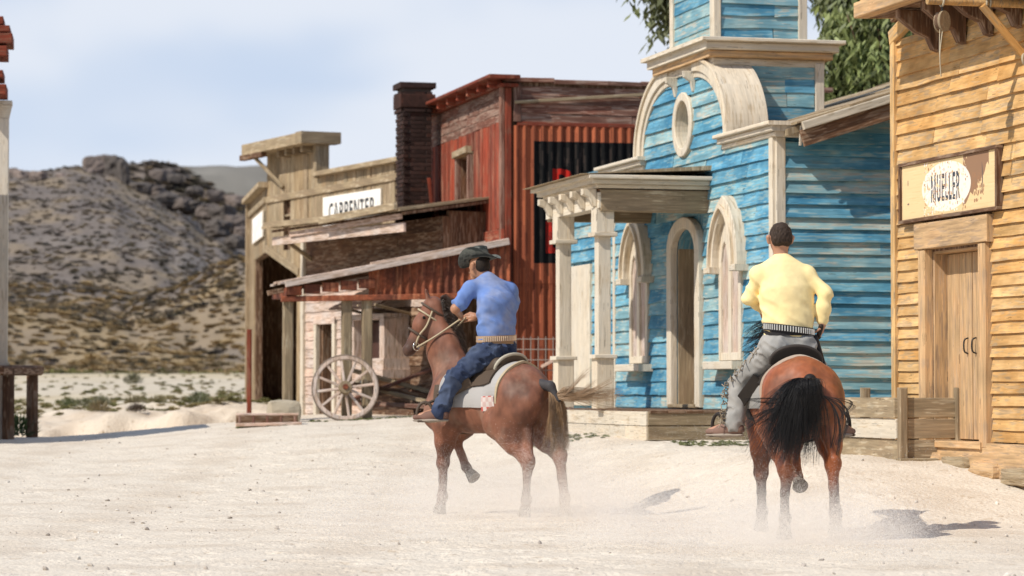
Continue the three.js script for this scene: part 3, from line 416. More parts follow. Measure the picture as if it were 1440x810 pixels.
  // sign board
  const cv = document.createElement('canvas'); cv.width = 1024; cv.height = 256; const q = cv.getContext('2d'), r2 = rngOf(5);
  q.fillStyle = '#dcbf90'; q.fillRect(0, 0, 1024, 256); for (let i = 0; i < 260; i++) { q.fillStyle = `rgba(${r2() < 0.5 ? '190,150,100' : '232,208,166'},0.16)`; q.fillRect(r2() * 1024, r2() * 256, 20 + r2() * 160, 2 + r2() * 4); }
  q.fillStyle = '#8f6f56'; q.beginPath(); q.moveTo(690, 0); q.lineTo(960, 0); for (let i = 0; i <= 20; i++) q.lineTo(960 - i * 14, 40 + i * 9 + r2() * 40); q.fill();
  for (let i = 0; i < 90; i++) { q.fillStyle = 'rgba(150,112,84,0.8)'; q.beginPath(); q.arc(780 + r2() * 130, 90 + r2() * 130, r2() * 9, 0, 7); q.fill(); }
  q.fillStyle = '#e9dccd'; q.beginPath(); q.ellipse(500, 128, 270, 116, 0, 0, 7); q.fill();
  q.fillStyle = '#39424c'; q.save(); q.translate(490, 132); q.scale(0.62, 1.5); q.font = 'bold 118px sans-serif'; q.textAlign = 'center'; q.textBaseline = 'middle'; q.fillText('MUELLER', 0, 0); q.restore();
  for (let i = 0; i < 520; i++) { const x = 250 + Math.pow(r2(), 1.7) * 480, y = r2() * 256; q.fillStyle = r2() < 0.6 ? '#dcbf90' : r2() < 0.5 ? '#efe3d8' : '#9a6a48'; q.fillRect(x, y, 2 + r2() * 9, 3 + r2() * 12); }
  q.fillStyle = '#6a5a52'; q.beginPath(); q.moveTo(885, 40); q.quadraticCurveTo(915, 110, 880, 190); q.quadraticCurveTo(892, 110, 885, 40); q.fill(); q.fillRect(64, 70, 7, 26); q.fillRect(60, 180, 20, 8);
  const st = new THREE.CanvasTexture(cv); st.colorSpace = THREE.SRGBColorSpace;
  const sg = thing('sign_board', 'weathered tan sign with worn black lettering on a white oval', 'sign', [4.11 + 0.42 * sT - 0.05 * cT, 3.26, -30.33 + 0.42 * cT + 0.05 * sT], TH);
  const face = new THREE.PlaneGeometry(2.36, 0.56); part(sg, 'face', face, std({ map: st, roughness: 0.85 }), [-0.037, 0, 1.13], [0, -Math.PI / 2, 0]); part(sg, 'panel', beam(0.05, 0.6, 2.42), M.tan[1], [-0.008, 0, 1.13]);
  for (const y of [-0.3, 0.3]) part(sg, 'frame_rail', beam(0.08, 0.035, 2.5), M.brown[0], [-0.02, y, 1.13]); for (const z of [-0.1, 2.36]) part(sg, 'frame_rail', beam(0.08, 0.57, 0.035), M.brown[1], [-0.02, 0, z]);
  // hoist pole, brace, pulley
  const hp = thing('hoist_pole', 'yellow wooden hoist pole with diagonal brace lashed under the jetty', 'hoist', [4.11 + 3.35 * sT, 4.83, -30.33 + 3.35 * cT], TH);
  part(hp, 'pole', new THREE.CylinderGeometry(0.04, 0.045, 1.1, 12).rotateZ(Math.PI / 2), M.ochre[1], [-0.5, 0.05, 0]); part(hp, 'brace', bar([0, -0.52, 0.02], [-0.5, 0.02, 0.02], 0.07, 0.06, 0.012), M.ochre[3]);
  for (const x of [-0.9, -0.46, -0.42]) part(hp, 'lashing', new THREE.TorusGeometry(0.052, 0.012, 6, 14).rotateY(Math.PI / 2), M.rope, [x, 0.05, 0]); part(hp, 'lashing', new THREE.TorusGeometry(0.06, 0.013, 6, 14).rotateY(0.6), M.rope, [-0.05, -0.48, 0.02]);
  const pu = thing('pulley', 'grey wooden pulley block hanging from the hoist pole', 'pulley', [4.11 + 3.35 * sT - 0.9 * cT, 4.7, -30.33 + 3.35 * cT + 0.9 * sT], TH);
  for (const z of [-0.05, 0.05]) part(pu, 'cheek', new THREE.CylinderGeometry(0.1, 0.1, 0.025, 18).rotateX(Math.PI / 2).scale(0.85, 1, 1), M.grey[0], [0, -0.02, z], [0, 0.5, 0]); part(pu, 'sheave', new THREE.CylinderGeometry(0.085, 0.085, 0.06, 16).rotateX(Math.PI / 2), M.brown[1], [0, -0.02, 0], [0, 0.5, 0]); part(pu, 'hook', tube([[0, 0.08, 0], [0, 0.14, 0.01], [0, 0.2, 0]], 0.012), M.iron); part(pu, 'rope', tube([[-0.03, -0.06, 0.02], [-0.035, -0.3, 0.02], [-0.02, -0.55, 0.02], [-0.04, -0.34, 0.04], [0.0, -0.05, 0.03]], 0.006, 5, 20), M.rope);
}

// ------------------------------------------------------------------ the red two-storey house, its lean-to, and the shop beneath
{
  const b = thing('red_house', 'tall red plank house with bracketed cornice and rusty corrugated end wall', 'house', [-0.12, 0, -46.67], TH);
  const base = 0.66;
  const front = wall(b, 'front_wall', 'front', [0, 0, 0], [[-5.5, base], [0, base], [0, 6.3], [-5.5, 6.3]], [[[-3.1, 3.98], [-2.3, 3.98], [-2.3, 5.22], [-3.1, 5.22]].reverse()], M.brown[0], 0.2);
  uprights(front, -5.48, -0.1, 0.17, (x) => (x > -3.35 && x < -2.05 ? [[3.86, 3.94], [5.3, 5.62]] : [[3.86, 5.62]]), M.red, { t: 0.024, lean: 0.012 });
  uprights(front, -5.48, -0.1, 0.2, () => [[0.68, 3.6]], M.brown, {});
  clapboards(front, 5.62, 6.18, 0.14, () => [[-5.48, -0.1]], M.redGrey, { maxL: 2.2, lip: 0.01 });
  part(front, 'band_board', beam(5.55, 0.26, 0.06), M.red[2], [-2.72, 3.73, 0.04], [0, 0, -0.006]); part(front, 'corner_board', beam(0.12, 5.5, 0.07), M.redGrey[3], [-0.04, 3.45, 0.04]);
  cornice(front, 'cornice', -5.6, 0.08, [[6.18, 0.05, 0.12], [6.3, 0.06, 0.34]], M.red, 0.2);
  for (let k = 0; k < 8; k++) part(front, 'bracket', beam(0.09, 0.12, 0.24), M.red[k % 3], [-5.3 + k * 0.74, 6.24, 0.14]);
  const w = new THREE.Group(); w.name = 'boarded_window'; w.position.set(0, 0, -2.7); w.rotation.y = -Math.PI / 2; b.add(w);
  part(w, 'lintel', beam(1.02, 0.12, 0.16), M.grey[0], [0, 5.32, 0.06], [0, 0, 0.03]); part(w, 'sill', beam(0.9, 0.1, 0.16), M.pink[3], [0, 3.93, 0.06]); for (const x of [-0.46, 0.46]) part(w, 'jamb', beam(0.1, 1.3, 0.1), M.redGrey[0], [x, 4.6, 0.04]);
  for (let k = 0; k < 4; k++) part(w, 'shutter_board', beam(0.195, 1.24, 0.03), M.red[k], [-0.3 + k * 0.2, 4.6, -0.12]);
  // end wall: corrugated iron with an old black painted advertisement, planks above
  const side = wall(b, 'end_wall', 'side', [0, 0, 0], [[0.002, base], [5, base], [5, 6.2], [0.002, 6.3]], [], M.brown[1], 0.1);
  clapboards(side, 5.62, 6.2, 0.145, () => [[0.26, 4.98]], M.redGrey, { maxL: 2.6, lip: 0.012, sag: 0.008 }); part(side, 'corner_board', beam(0.1, 5.5, 0.06), M.red[1], [0.05, 3.42, 0.035]); part(side, 'corner_board', beam(0.13, 0.62, 0.05), M.redGrey[1], [0.2, 5.92, 0.04]);
  for (let x = 0; x < 4.9; ) { const L = rr(0.5, 1.4); part(side, 'coping_board', beam(L, 0.07, 0.2), pick(M.redGrey), [x + L / 2, 6.29 + rr(-0.012, 0.015), 0], [0, 0, rr(-0.02, 0.01)]); x += L; }
  part(side, 'batten', bar([0.15, 5.93, 0.08], [2.7, 6.14, 0.08], 0.05, 0.04), M.grey[0]); part(side, 'rail_board', beam(4.8, 0.07, 0.05), M.red[1], [2.6, 5.58, 0.03]);
  const cv = document.createElement('canvas'); cv.width = 1024; cv.height = 1024; const q = cv.getContext('2d'), r2 = rngOf(8);
  for (let i = 0; i < 200; i++) { const x = i * 5.12, k = r2(); q.fillStyle = `rgb(${116 + k * 50},${62 + k * 30},${42 + k * 20})`; q.fillRect(x, 0, 6, 1024); } for (let i = 0; i < 1400; i++) { q.fillStyle = r2() < 0.5 ? 'rgba(70,34,24,0.25)' : 'rgba(170,96,62,0.22)'; q.fillRect(r2() * 1024, r2() * 1024, 3 + r2() * 6, 20 + r2() * 160); }
  q.fillStyle = '#101010'; q.fillRect(98, 62, 930, 412); q.fillStyle = '#9c1f16'; q.font = 'bold 150px sans-serif'; q.fillText('Ro', 150, 262); q.fillText('r', 372, 262); q.fillText('Li', 128, 440); 
  for (let i = 0; i < 900; i++) { q.fillStyle = r2() < 0.6 ? 'rgba(40,34,32,0.35)' : 'rgba(96,76,66,0.3)'; q.fillRect(98 + r2() * 930, 62 + r2() * 400, 3 + r2() * 5, 10 + r2() * 60); }
  const ct = new THREE.CanvasTexture(cv); ct.colorSpace = THREE.SRGBColorSpace; const cm = [1, 0.88, 1.1].map((k) => std({ map: ct, color: colorOf(k, k, k), roughness: 0.95 }));
  const corrugated = (x0, x1, y0, y1, sx, sy, Wd, Hh) => { const n = Math.round((x1 - x0) / 0.019), g = new THREE.PlaneGeometry(x1 - x0, y1 - y0, n, 1), p = g.attributes.position, u = g.attributes.uv; for (let i = 0; i < p.count; i++) { const x = p.getX(i) + (x0 + x1) / 2, y = p.getY(i) + (y0 + y1) / 2; p.setXYZ(i, x, y, 0.03 + 0.026 * Math.sin(x / 0.15 * 6.283)); u.setXY(i, (x - sx) / Wd, (y - sy) / Hh); } g.computeVertexNormals(); return g; };
  for (let r = 0; r < 2; r++) for (let k = 0; k < 6; k++) part(side, 'corrugated_sheet', corrugated(0.13 + k * 0.78, 0.13 + (k + 1) * 0.78 + 0.06, r ? 2.95 : 0.7, r ? 5.55 : 3.0, 0, 0.6, 5, 5), pick(cm), [0, 0, 0.004 * k + 0.012 * r]);
  part(b, 'back_wall', beam(0.1, 5.5, 5.3), M.brown[0], [5.05, 3.4, -2.75]); part(b, 'far_wall', beam(4.8, 5.5, 0.1), M.redGrey[0], [2.6, 3.4, -5.44]); part(b, 'roof', slab([[0.1, 6.1], [5.1, 5.95], [5.1, 6.03], [0.1, 6.18]], 5.4, { z0: -5.45 }), M.grey[1]);
  settle(b, base);

  // lean-to in front
  const l = thing('lean_to', 'plank lean-to with rusty corrugated gable end on rough posts beside the red house', 'lean-to', [-0.12, 0, -46.67], TH);
  const top = (x) => 3.6 + x * 0.2;                                          // roof underside line, x from 0 (wall) to -3.75
  for (let k = 0; k < 6; k++) { const z = 0.16 - k * 0.245; part(l, 'roof_plank', bar([0.0, top(0) + 0.05 + rr(-0.01, 0.015), z], [-3.62 - rr(0, 0.12), top(-3.62) + 0.05 + rr(-0.015, 0.015), z + rr(-0.02, 0.02)], 0.036, 0.238), pick(M.pink)); }
  part(l, 'edge_board', bar([0.0, top(0) + 0.02, 0.3], [-3.7, top(-3.7) + 0.03, 0.3], 0.1, 0.05), M.pink[0]); part(l, 'edge_board', bar([-0.4, top(-0.4) + 0.08, 0.27], [-2.3, top(-2.3) + 0.09, 0.27], 0.05, 0.1), M.pink[2]);
  part(l, 'front_beam', beam(0.12, 0.14, 1.4), M.rust[1], [-3.6, 2.76, -0.5]); part(l, 'rear_beam', beam(0.1, 0.14, 1.4), M.brown[0], [-0.1, 3.44, -0.5]);
  for (let k = 0; k < 3; k++) part(l, 'rafter', bar([-0.05, top(0) - 0.06, -0.1 - k * 0.5], [-3.75, top(-3.75) - 0.06, -0.1 - k * 0.5], 0.08, 0.07), M.brown[k % 3]);
  for (let k = 0; k < 5; k++) part(l, 'rafter_end', beam(0.26, 0.15, 0.1), M.rust[k % 3], [-3.55 + k * 0.3, 2.79 + k * 0.03, 0.22]); part(l, 'tie_beam', beam(3.7, 0.09, 0.1), M.rust[2], [-1.9, 2.7, 0.2], [0, 0, 0.025]);
  for (let k = 0; k < 6; k++) { const a = -2.32 + k * 0.39, c = a + 0.4, n = 21, g = new THREE.PlaneGeometry(1, 1, n, 1), p = g.attributes.position, u = g.attributes.uv; for (let i = 0; i < p.count; i++) { const t = p.getX(i) + 0.5, x = a + t * (c - a), y = p.getY(i) > 0 ? top(x) + 0.04 : 2.66 + k * 0.015 + 0.02 * (k % 2); p.setXYZ(i, x, y, 0.2 + 0.02 * Math.sin(x / 0.13 * 6.283)); u.setXY(i, x / 1.6, y / 1.6); } g.computeVertexNormals(); part(l, 'gable_sheet', g, M.rust[k % 3], [0, 0, 0.005 * (k % 2)]); }
  for (const [x, z, y0] of [[-3.62, 0.1, 0.62], [-2.66, 0.1, 0.66], [-2.33, 0.12, 0.68]]) part(l, 'post', beam(0.16, 2.68 - y0, 0.15, 0.02), M.grey[1], [x, (2.68 + y0) / 2, z]);
  settle(l, 0.62);
}
// the pale shop under and behind the lean-to
{
  const PA = 26 * Math.PI / 180, b = thing('pale_shop', 'low pinkish clapboard shop with open doorway, bay window and plank roof', 'shop', [-3.87, 0, -53], PA), base = 0.6;
  const front = wall(b, 'front_wall', 'front', [0, 0, 0], [[0, base], [6.2, base], [6.2, 4.1], [0, 4.1]], [[[0.78, 0.66], [1.5, 0.66], [1.5, 2.4], [0.78, 2.4]].reverse(), [[2.62, 1.3], [2.95, 1.3], [2.95, 2.36], [2.62, 2.36]].reverse()], M.brown[0], 0.14);
  clapboards(front, base, 2.6, 0.17, () => [[3.05, 6.18]], M.brown, { maxL: 2.2, lip: 0.018, wob: 0.01 }); clapboards(front, 2.62, 3.1, 0.17, () => [[3.05, 6.18]], M.pink, { maxL: 2.2, lip: 0.018, wob: 0.01 });
  clapboards(front, base, 3.1, 0.17, (y) => { let s = [[0.1, 3.04]]; if (y < 2.52) s = cut(s, 0.64, 1.66); if (y > 1.25 && y < 2.42) s = cut(s, 2.55, 3.02); return s; }, M.pink, { maxL: 2.2, lip: 0.018, wob: 0.01 });
  clapboards(front, 3.1, 4.05, 0.19, () => [[0.1, 6.18]], M.brown, { maxL: 2.6, lip: 0.012 });
  part(front, 'corner_board', beam(0.14, 3.4, 0.08), M.cream[1], [0.06, 2.3, 0.045]);
  const d = new THREE.Group(); d.name = 'doorway'; d.position.set(0, 0, 1.14); d.rotation.y = -Math.PI / 2; b.add(d);
  part(d, 'jamb', beam(0.12, 1.86, 0.1), M.cream[1], [-0.44, 1.56, 0.03]); part(d, 'jamb', beam(0.12, 1.86, 0.1), M.cream[0], [0.44, 1.56, 0.03]); part(d, 'lintel', beam(1.0, 0.12, 0.1), M.pink[0], [0, 2.46, 0.032]); part(d, 'open_leaf', beam(0.04, 1.7, 0.66), M.brown[2], [-0.34, 1.54, -0.36]);
  const sw = new THREE.Group(); sw.name = 'side_window'; sw.position.set(0, 0, 2.785); sw.rotation.y = -Math.PI / 2; b.add(sw); part(sw, 'frame', slab([[-0.23, 1.24], [0.23, 1.24], [0.23, 2.42], [-0.23, 2.42]], 0.06, { z0: 0, holes: [[[-0.16, 1.31], [0.16, 1.31], [0.16, 2.35], [-0.16, 2.35]].reverse()] }), M.cream[1]); part(sw, 'pane', beam(0.34, 1.06, 0.01, 0.001), M.glass, [0, 1.83, -0.03]); part(sw, 'mullion', beam(0.33, 0.04, 0.03), M.cream[1], [0, 1.85, 0.01]);
  const bay = new THREE.Group(); bay.name = 'bay_window'; bay.position.set(0, 0, 4.12); bay.rotation.y = -Math.PI / 2; b.add(bay);
  part(bay, 'pane', beam(1.1, 0.7, 0.02, 0.002), std({ color: colorOf(0.07, 0.035, 0.028), roughness: 0.3 }), [0, 2.02, 0.22]); for (const x of [-0.66, 0.66]) part(bay, 'frame_post', beam(0.2, 0.86, 0.5), M.pink[0], [x, 2.02, 0.25]); part(bay, 'head', beam(1.52, 0.1, 0.5), M.pink[1], [0, 2.46, 0.25]); part(bay, 'sill_board', beam(1.56, 0.2, 0.52), M.pink[0], [0, 1.64, 0.26]); part(bay, 'sill_board', beam(1.66, 0.14, 0.56), M.pink[2], [0, 1.46, 0.28], [0, 0, 0.02]);
  for (let k = 0; k < 5; k++) part(bay, 'hood_slat', beam(1.9, 0.03, 0.17), M.tarred, [-0.05 + rr(-0.05, 0.05), 2.94 - k * 0.075, 0.12 + k * 0.15], [0.5, 0, rr(-0.02, 0.02)]);
  for (const x of [-0.7, 0.1, 0.85]) part(bay, 'hood_strut', bar([x, 2.5, 0.06], [x + 0.1, 2.64, 0.75], 0.05, 0.05), M.grey[0]);
  // roof with thick plank edge and a pale fascia, carried past the corner
  const roof = part(b, 'roof', slab([[-0.75, 4.1], [3.2, 4.7], [3.2, 4.75], [-0.75, 4.15]], 6.1, { z0: 0.25 }), M.brown[0]);
  for (let k = 0; k < 13; k++) part(roof, 'roof_plank', bar([-0.85 - rr(0, 0.1), 4.17 + rr(-0.01, 0.02), 0.45 + k * 0.475], [3.2, 4.78, 0.45 + k * 0.475], 0.045, 0.46), pick(M.grey));
  part(roof, 'roof_edge_board', beam(0.06, 0.1, 3.3), M.grey[2], [-0.9, 4.21, 1.9], [0.015, 0, 0]); part(roof, 'roof_edge_board', beam(0.07, 0.12, 3.3), M.grey[2], [-0.93, 4.2, 4.7], [-0.02, 0, 0]);
  part(roof, 'fascia', beam(0.05, 0.15, 6.0), M.pink[0], [-0.72, 3.92, 3.25], [0.008, 0, 0]); part(roof, 'fascia', beam(0.05, 0.09, 5.0), M.pink[3], [-0.76, 4.05, 3.7], [-0.012, 0, 0]); part(roof, 'bracket', bar([-0.6, 4.0, 0.4], [0, 3.6, 0.4], 0.07, 0.07), M.grey[0]);
  part(b, 'far_wall', beam(3.0, 3.6, 0.1), M.pink[3], [1.55, 2.4, 0.05]); part(b, 'back_wall', beam(0.1, 3.8, 6.2), M.brown[0], [3.1, 2.5, 3.1]); part(b, 'near_wall', beam(3.0, 3.6, 0.1), M.brown[1], [1.62, 2.4, 6.12]); part(b, 'floor', beam(3, 0.06, 6), M.brown[1], [1.6, 0.66, 3.1]);
  settle(b, base);
}
// brick chimney between the red house and the pale shop
{
  const c = thing('brick_chimney', 'tall soot-stained brick chimney stack between the pale shop and the red house', 'chimney', [-1.76, 0.7, -51.1], TH), hx = 0.27, hz = 0.27, H0 = 0.0, H1 = 5.98;
  part(c, 'core', beam(hx * 2 - 0.03, H1 + 0.3, hz * 2 - 0.03), M.mortar, [0, (H1 - 0.3) / 2, 0]); const bh = 0.075; const bg = beam(0.2, bh - 0.012, 0.1, 0.004), hg = beam(0.095, bh - 0.012, 0.1, 0.004), bg2 = bg.clone().rotateY(Math.PI / 2);
  let n = 0; const soot = (y) => (n3(y * 0.8, 2, 7) > 0.45);
  for (let r = 38; r < 78; r++) { const y = r * bh + bh / 2, out = r > 72 ? 0.03 : 0, o = r % 2 ? 0.053 : -0.053; for (const z of [1]) for (let k = -1; k <= 1; k++) { if (n++ > 290) break; part(c, 'brick', Math.abs(k * 0.21 + o) > 0.22 ? hg : bg, pick(M.brick), [k * 0.186 + o * 0.6, y, hz - 0.05 + out + rr(0, 0.008)]); } for (let k = -1; k <= 1; k++) { if (n++ > 290) break; part(c, 'brick', bg2, pick(M.brick), [-hx + 0.05 - out - rr(0, 0.008), y, k * 0.186 - o * 0.6 - 0.02]); } }
  const rest = []; for (let r = 0; r < 38; r++) rest.push(beam(hx * 2 + 0.005, bh - 0.012, hz * 2 + 0.005, 0.004).translate(0, r * bh + bh / 2, 0)); const rm = part(c, 'brick_courses', merge(rest), M.brick[1]); rm.userData.kind = 'stuff';
  part(c, 'cap', beam(0.66, 0.1, 0.66), M.brick[0], [0, H1 - 0.02, 0]); part(c, 'cap_band', beam(0.64, 0.24, 0.64), M.brick[3], [0, H1 - 0.3, 0]); part(c, 'stay', bar([0.36, 2.9, 0.3], [0.2, 4.3, 0.3], 0.06, 0.04), M.red[1]);
}
// ------------------------------------------------------------------ carpenter's workshop at the corner
{
  const PA = 26 * Math.PI / 180, b = thing('carpenter_workshop', 'grey plank workshop with stepped false front, open barn door and white signs', 'workshop', [-5.34, 0, -62], PA), base = 0.5, g = M.grey;
  const front = wall(b, 'front_wall', 'front', [0, 0, 0], [[0, 4.22], [1.9, 3.64], [1.9, base], [8.6, base], [8.6, 5.65], [3.05, 5.65], [3.05, 6.4], [0, 6.4]], [[[1.0, 4.2], [1.36, 4.2], [1.36, 5.35], [1.0, 5.35]].reverse()], M.brown[0], 0.15);
  uprights(front, 0.02, 8.58, 0.2, (x) => { const t = x < 3.05 ? 6.42 : 5.66; if (x < 1.9) { const y = 4.2 - x * 0.3 + 0.06; return x > 0.98 && x < 1.38 ? [[y, 4.2], [5.36, t]] : [[y, t]]; } return [[base, t]]; }, g, { t: 0.022, lean: 0.006 });
  part(front, 'cap', beam(3.5, 0.24, 0.75), g[2], [1.45, 6.44, 0.12]); part(front, 'cap_end', beam(0.35, 0.24, 0.9), g[1], [3.05, 6.46, 0.05]); part(front, 'cap_strut', bar([0.25, 6.3, 0.45], [1.1, 5.55, 0.06], 0.08, 0.1), g[1]); part(front, 'cap_arm', beam(1.3, 0.12, 0.14), M.brown[2], [0.2, 6.28, 0.42]); for (let k = 0; k < 4; k++) part(front, 'corbel', beam(0.12, 0.14, 0.3), g[1], [1.4 + k * 0.45, 6.25, 0.16]);
  part(front, 'coping', beam(5.6, 0.1, 0.3), g[2], [5.85, 5.7, 0.03]); part(front, 'trim_board', beam(8.5, 0.14, 0.05), g[0], [4.3, 5.36, 0.045], [0, 0, 0.006]); part(front, 'return_post', beam(0.16, 0.85, 0.3), g[1], [3.05, 6.05, -0.02]);
  part(front, 'niche_panel', beam(0.34, 1.15, 0.03), M.brown[1], [1.18, 4.78, -0.1]); for (const y of [4.5, 4.95]) part(front, 'niche_shelf', beam(0.34, 0.05, 0.1), g[1], [1.18, y, -0.06]);
  part(front, 'door_header', bar([0.02, 4.28, 0.03], [1.95, 3.7, 0.03], 0.16, 0.06), g[0]);
  // second face round the corner
  const W2 = new THREE.Group(); W2.name = 'corner_wall'; W2.rotation.y = -17 * Math.PI / 180 - Math.PI / 2; b.add(W2);
  part(W2, 'backing', slab([[-5.6, base], [-3.6, base], [-3.6, 4.2], [0, 4.2], [0, 5.62], [-5.6, 5.62]], 0.15, { z0: -0.15 }), M.brown[0]);
  uprights(W2, -5.58, 0, 0.2, (x) => (x > -3.7 ? [[4.22, 5.62]] : [[base, 5.62]]), g, {}); part(W2, 'coping', beam(5.8, 0.12, 0.34), g[2], [-2.8, 5.68, 0.04]); part(W2, 'trim_board', beam(5.5, 0.14, 0.05), g[0], [-2.8, 5.36, 0.045]); part(W2, 'edge_post', beam(0.2, 5.1, 0.14), g[2], [-5.55, 3.05, 0.05]);
  // dim interior
  part(b, 'back_wall', beam(0.1, 5.0, 13.6), M.brown[1], [5, 3.05, 1.6]); part(b, 'far_wall', beam(3.3, 5.0, 0.1), M.brown[1], [3.35, 3.05, -5.25]); part(b, 'near_wall', beam(4.8, 5.0, 0.1), M.brown[1], [2.5, 3.05, 8.45]);
  part(b, 'roof', slab([[0.05, 8.5], [0.05, 0], [1.7, -5.2], [5, -5.2], [5, 8.5]], 0.08).rotateX(Math.PI / 2), M.brown[1], [0, 5.52, 0]); part(b, 'floor', slab([[0.05, 8.5], [0.05, 0], [1.7, -5.2], [5, -5.2], [5, 8.5]], 0.06).rotateX(Math.PI / 2), M.brown[1], [0, 0.53, 0]);
  part(b, 'partition', beam(4.6, 5, 0.08), M.brown[1], [2.6, 3.05, 2.3]);
  settle(b, base);
  // signs
  const sign = (w, h, text, sc) => { const cv = document.createElement('canvas'); cv.width = 512; cv.height = 128; const q = cv.getContext('2d'), r2 = rngOf(text.length * 7 + 1); q.fillStyle = '#ece8e0'; q.fillRect(0, 0, 512, 128); for (let i = 0; i < 200; i++) { q.fillStyle = 'rgba(180,165,145,0.14)'; q.fillRect(r2() * 512, r2() * 128, 4 + r2() * 10, 10 + r2() * 50); }
    q.fillStyle = '#2c2f33'; if (text) { q.save(); q.translate(256, 66); q.scale(sc, 1.25); q.font = 'bold 80px sans-serif'; q.textAlign = 'center'; q.textBaseline = 'middle'; q.fillText(text, 0, 0); q.restore(); for (let i = 0; i < 70; i++) { q.fillStyle = '#ece8e0'; q.fillRect(r2() * 512, r2() * 128, 2 + r2() * 5, 2 + r2() * 6); } } else { q.fillStyle = 'rgba(150,155,165,0.6)'; for (let i = 0; i < 7; i++) q.fillRect(60 + r2() * 380, 20 + r2() * 80, 14, 26); }
    const t = new THREE.CanvasTexture(cv); t.colorSpace = THREE.SRGBColorSpace; return std({ map: t, roughness: 0.85 }); };
  const cA = Math.cos(PA), sA = Math.sin(PA), at = (z, o) => [-5.34 + z * sA - o * cA, -62 + z * cA + o * sA];
  { const [x, z] = at(3.36, 0.05), s = thing('sign_board', 'white sign lettered CARPENTER on the grey plank wall', 'sign', [x, 4.86, z], PA); part(s, 'face', new THREE.PlaneGeometry(3.0, 0.66), sign(3, 0.66, 'CARPENTER', 0.92), [-0.022, 0, 1.52], [0, -Math.PI / 2, 0]); part(s, 'panel', beam(0.04, 0.68, 3.04), M.cream[1], [0, 0, 1.52]); }
  { const a9 = 9 * Math.PI / 180, s = thing('sign_board', 'small faded white sign by the corner over the barn door', 'sign', [-5.34 - 0.06 * Math.cos(a9) - 2.1 * Math.sin(a9), 4.86, -62 + 0.06 * Math.sin(a9) - 2.1 * Math.cos(a9)], a9); part(s, 'face', new THREE.PlaneGeometry(3.4, 0.56), sign(3.4, 0.56, '', 1), [-0.022, 0, 0], [0, -Math.PI / 2, 0]); part(s, 'panel', beam(0.04, 0.58, 3.44), M.cream[1]); }
}
// ------------------------------------------------------------------ the house across the street, only its far corner in the picture
{
  const b = thing('corner_house', 'white pillared house corner with dark red cornice at the left edge', 'house', [-7.98, 0.4, -45], 8 * Math.PI / 180), wh = M.whitePaint;
  part(b, 'body', beam(5, 4.3, 2.6), M.brown[1], [-2.9, 2.15, 1.6]); for (let k = 0; k < 22; k++) part(b, 'clapboard', boardGeometry(2.6, 0.215, 0.02, { lip: 0.018 }), pick(M.pink), [-0.4, 0.1 + k * 0.19, 2.9], [0, Math.PI / 2, 0]);
  const c = new THREE.Group(); c.name = 'corner_pillar'; b.add(c); part(c, 'shaft', beam(0.2, 5.1, 0.2), wh, [-0.1, 2.55, 0]); part(c, 'capital', beam(0.3, 0.07, 0.3), wh, [-0.1, 5.34, 0]); part(c, 'capital', new THREE.CylinderGeometry(0.2, 0.14, 0.2, 4).rotateY(Math.PI / 4), wh, [-0.1, 5.2, 0]); part(c, 'pedestal', beam(0.26, 0.8, 0.26), wh, [-0.1, 0.4, 0]);
  part(b, 'balcony_brace', bar([-0.2, 4.0, 0], [-0.75, 5.2, 0], 0.07, 0.07), wh); part(b, 'balcony_floor', beam(1.2, 0.12, 2.4), M.brown[0], [-0.75, 2.5, 1.0]); part(b, 'balcony_rail', beam(0.06, 0.08, 2.2), wh, [-0.2, 3.4, 1.1]); for (let k = 0; k < 6; k++) part(b, 'baluster', beam(0.04, 0.86, 0.04), wh, [-0.2, 2.98, 0.25 + k * 0.35]);
  const cr = M.red[1]; [[5.4, 0.16, 0.05], [5.66, 0.12, 0.0], [6.0, 0.16, 0.06], [6.2, 0.16, 0.14], [6.38, 0.1, 0.1], [6.5, 0.12, 0.0]].forEach(([y, h, p]) => part(b, 'cornice', beam(0.5 + p, h, 0.9), cr, [-0.32 + p / 2, y + h / 2, 0.4])); part(b, 'cornice_post', beam(0.26, 1.2, 0.3), cr, [-0.3, 6.0, 0.3]);
}
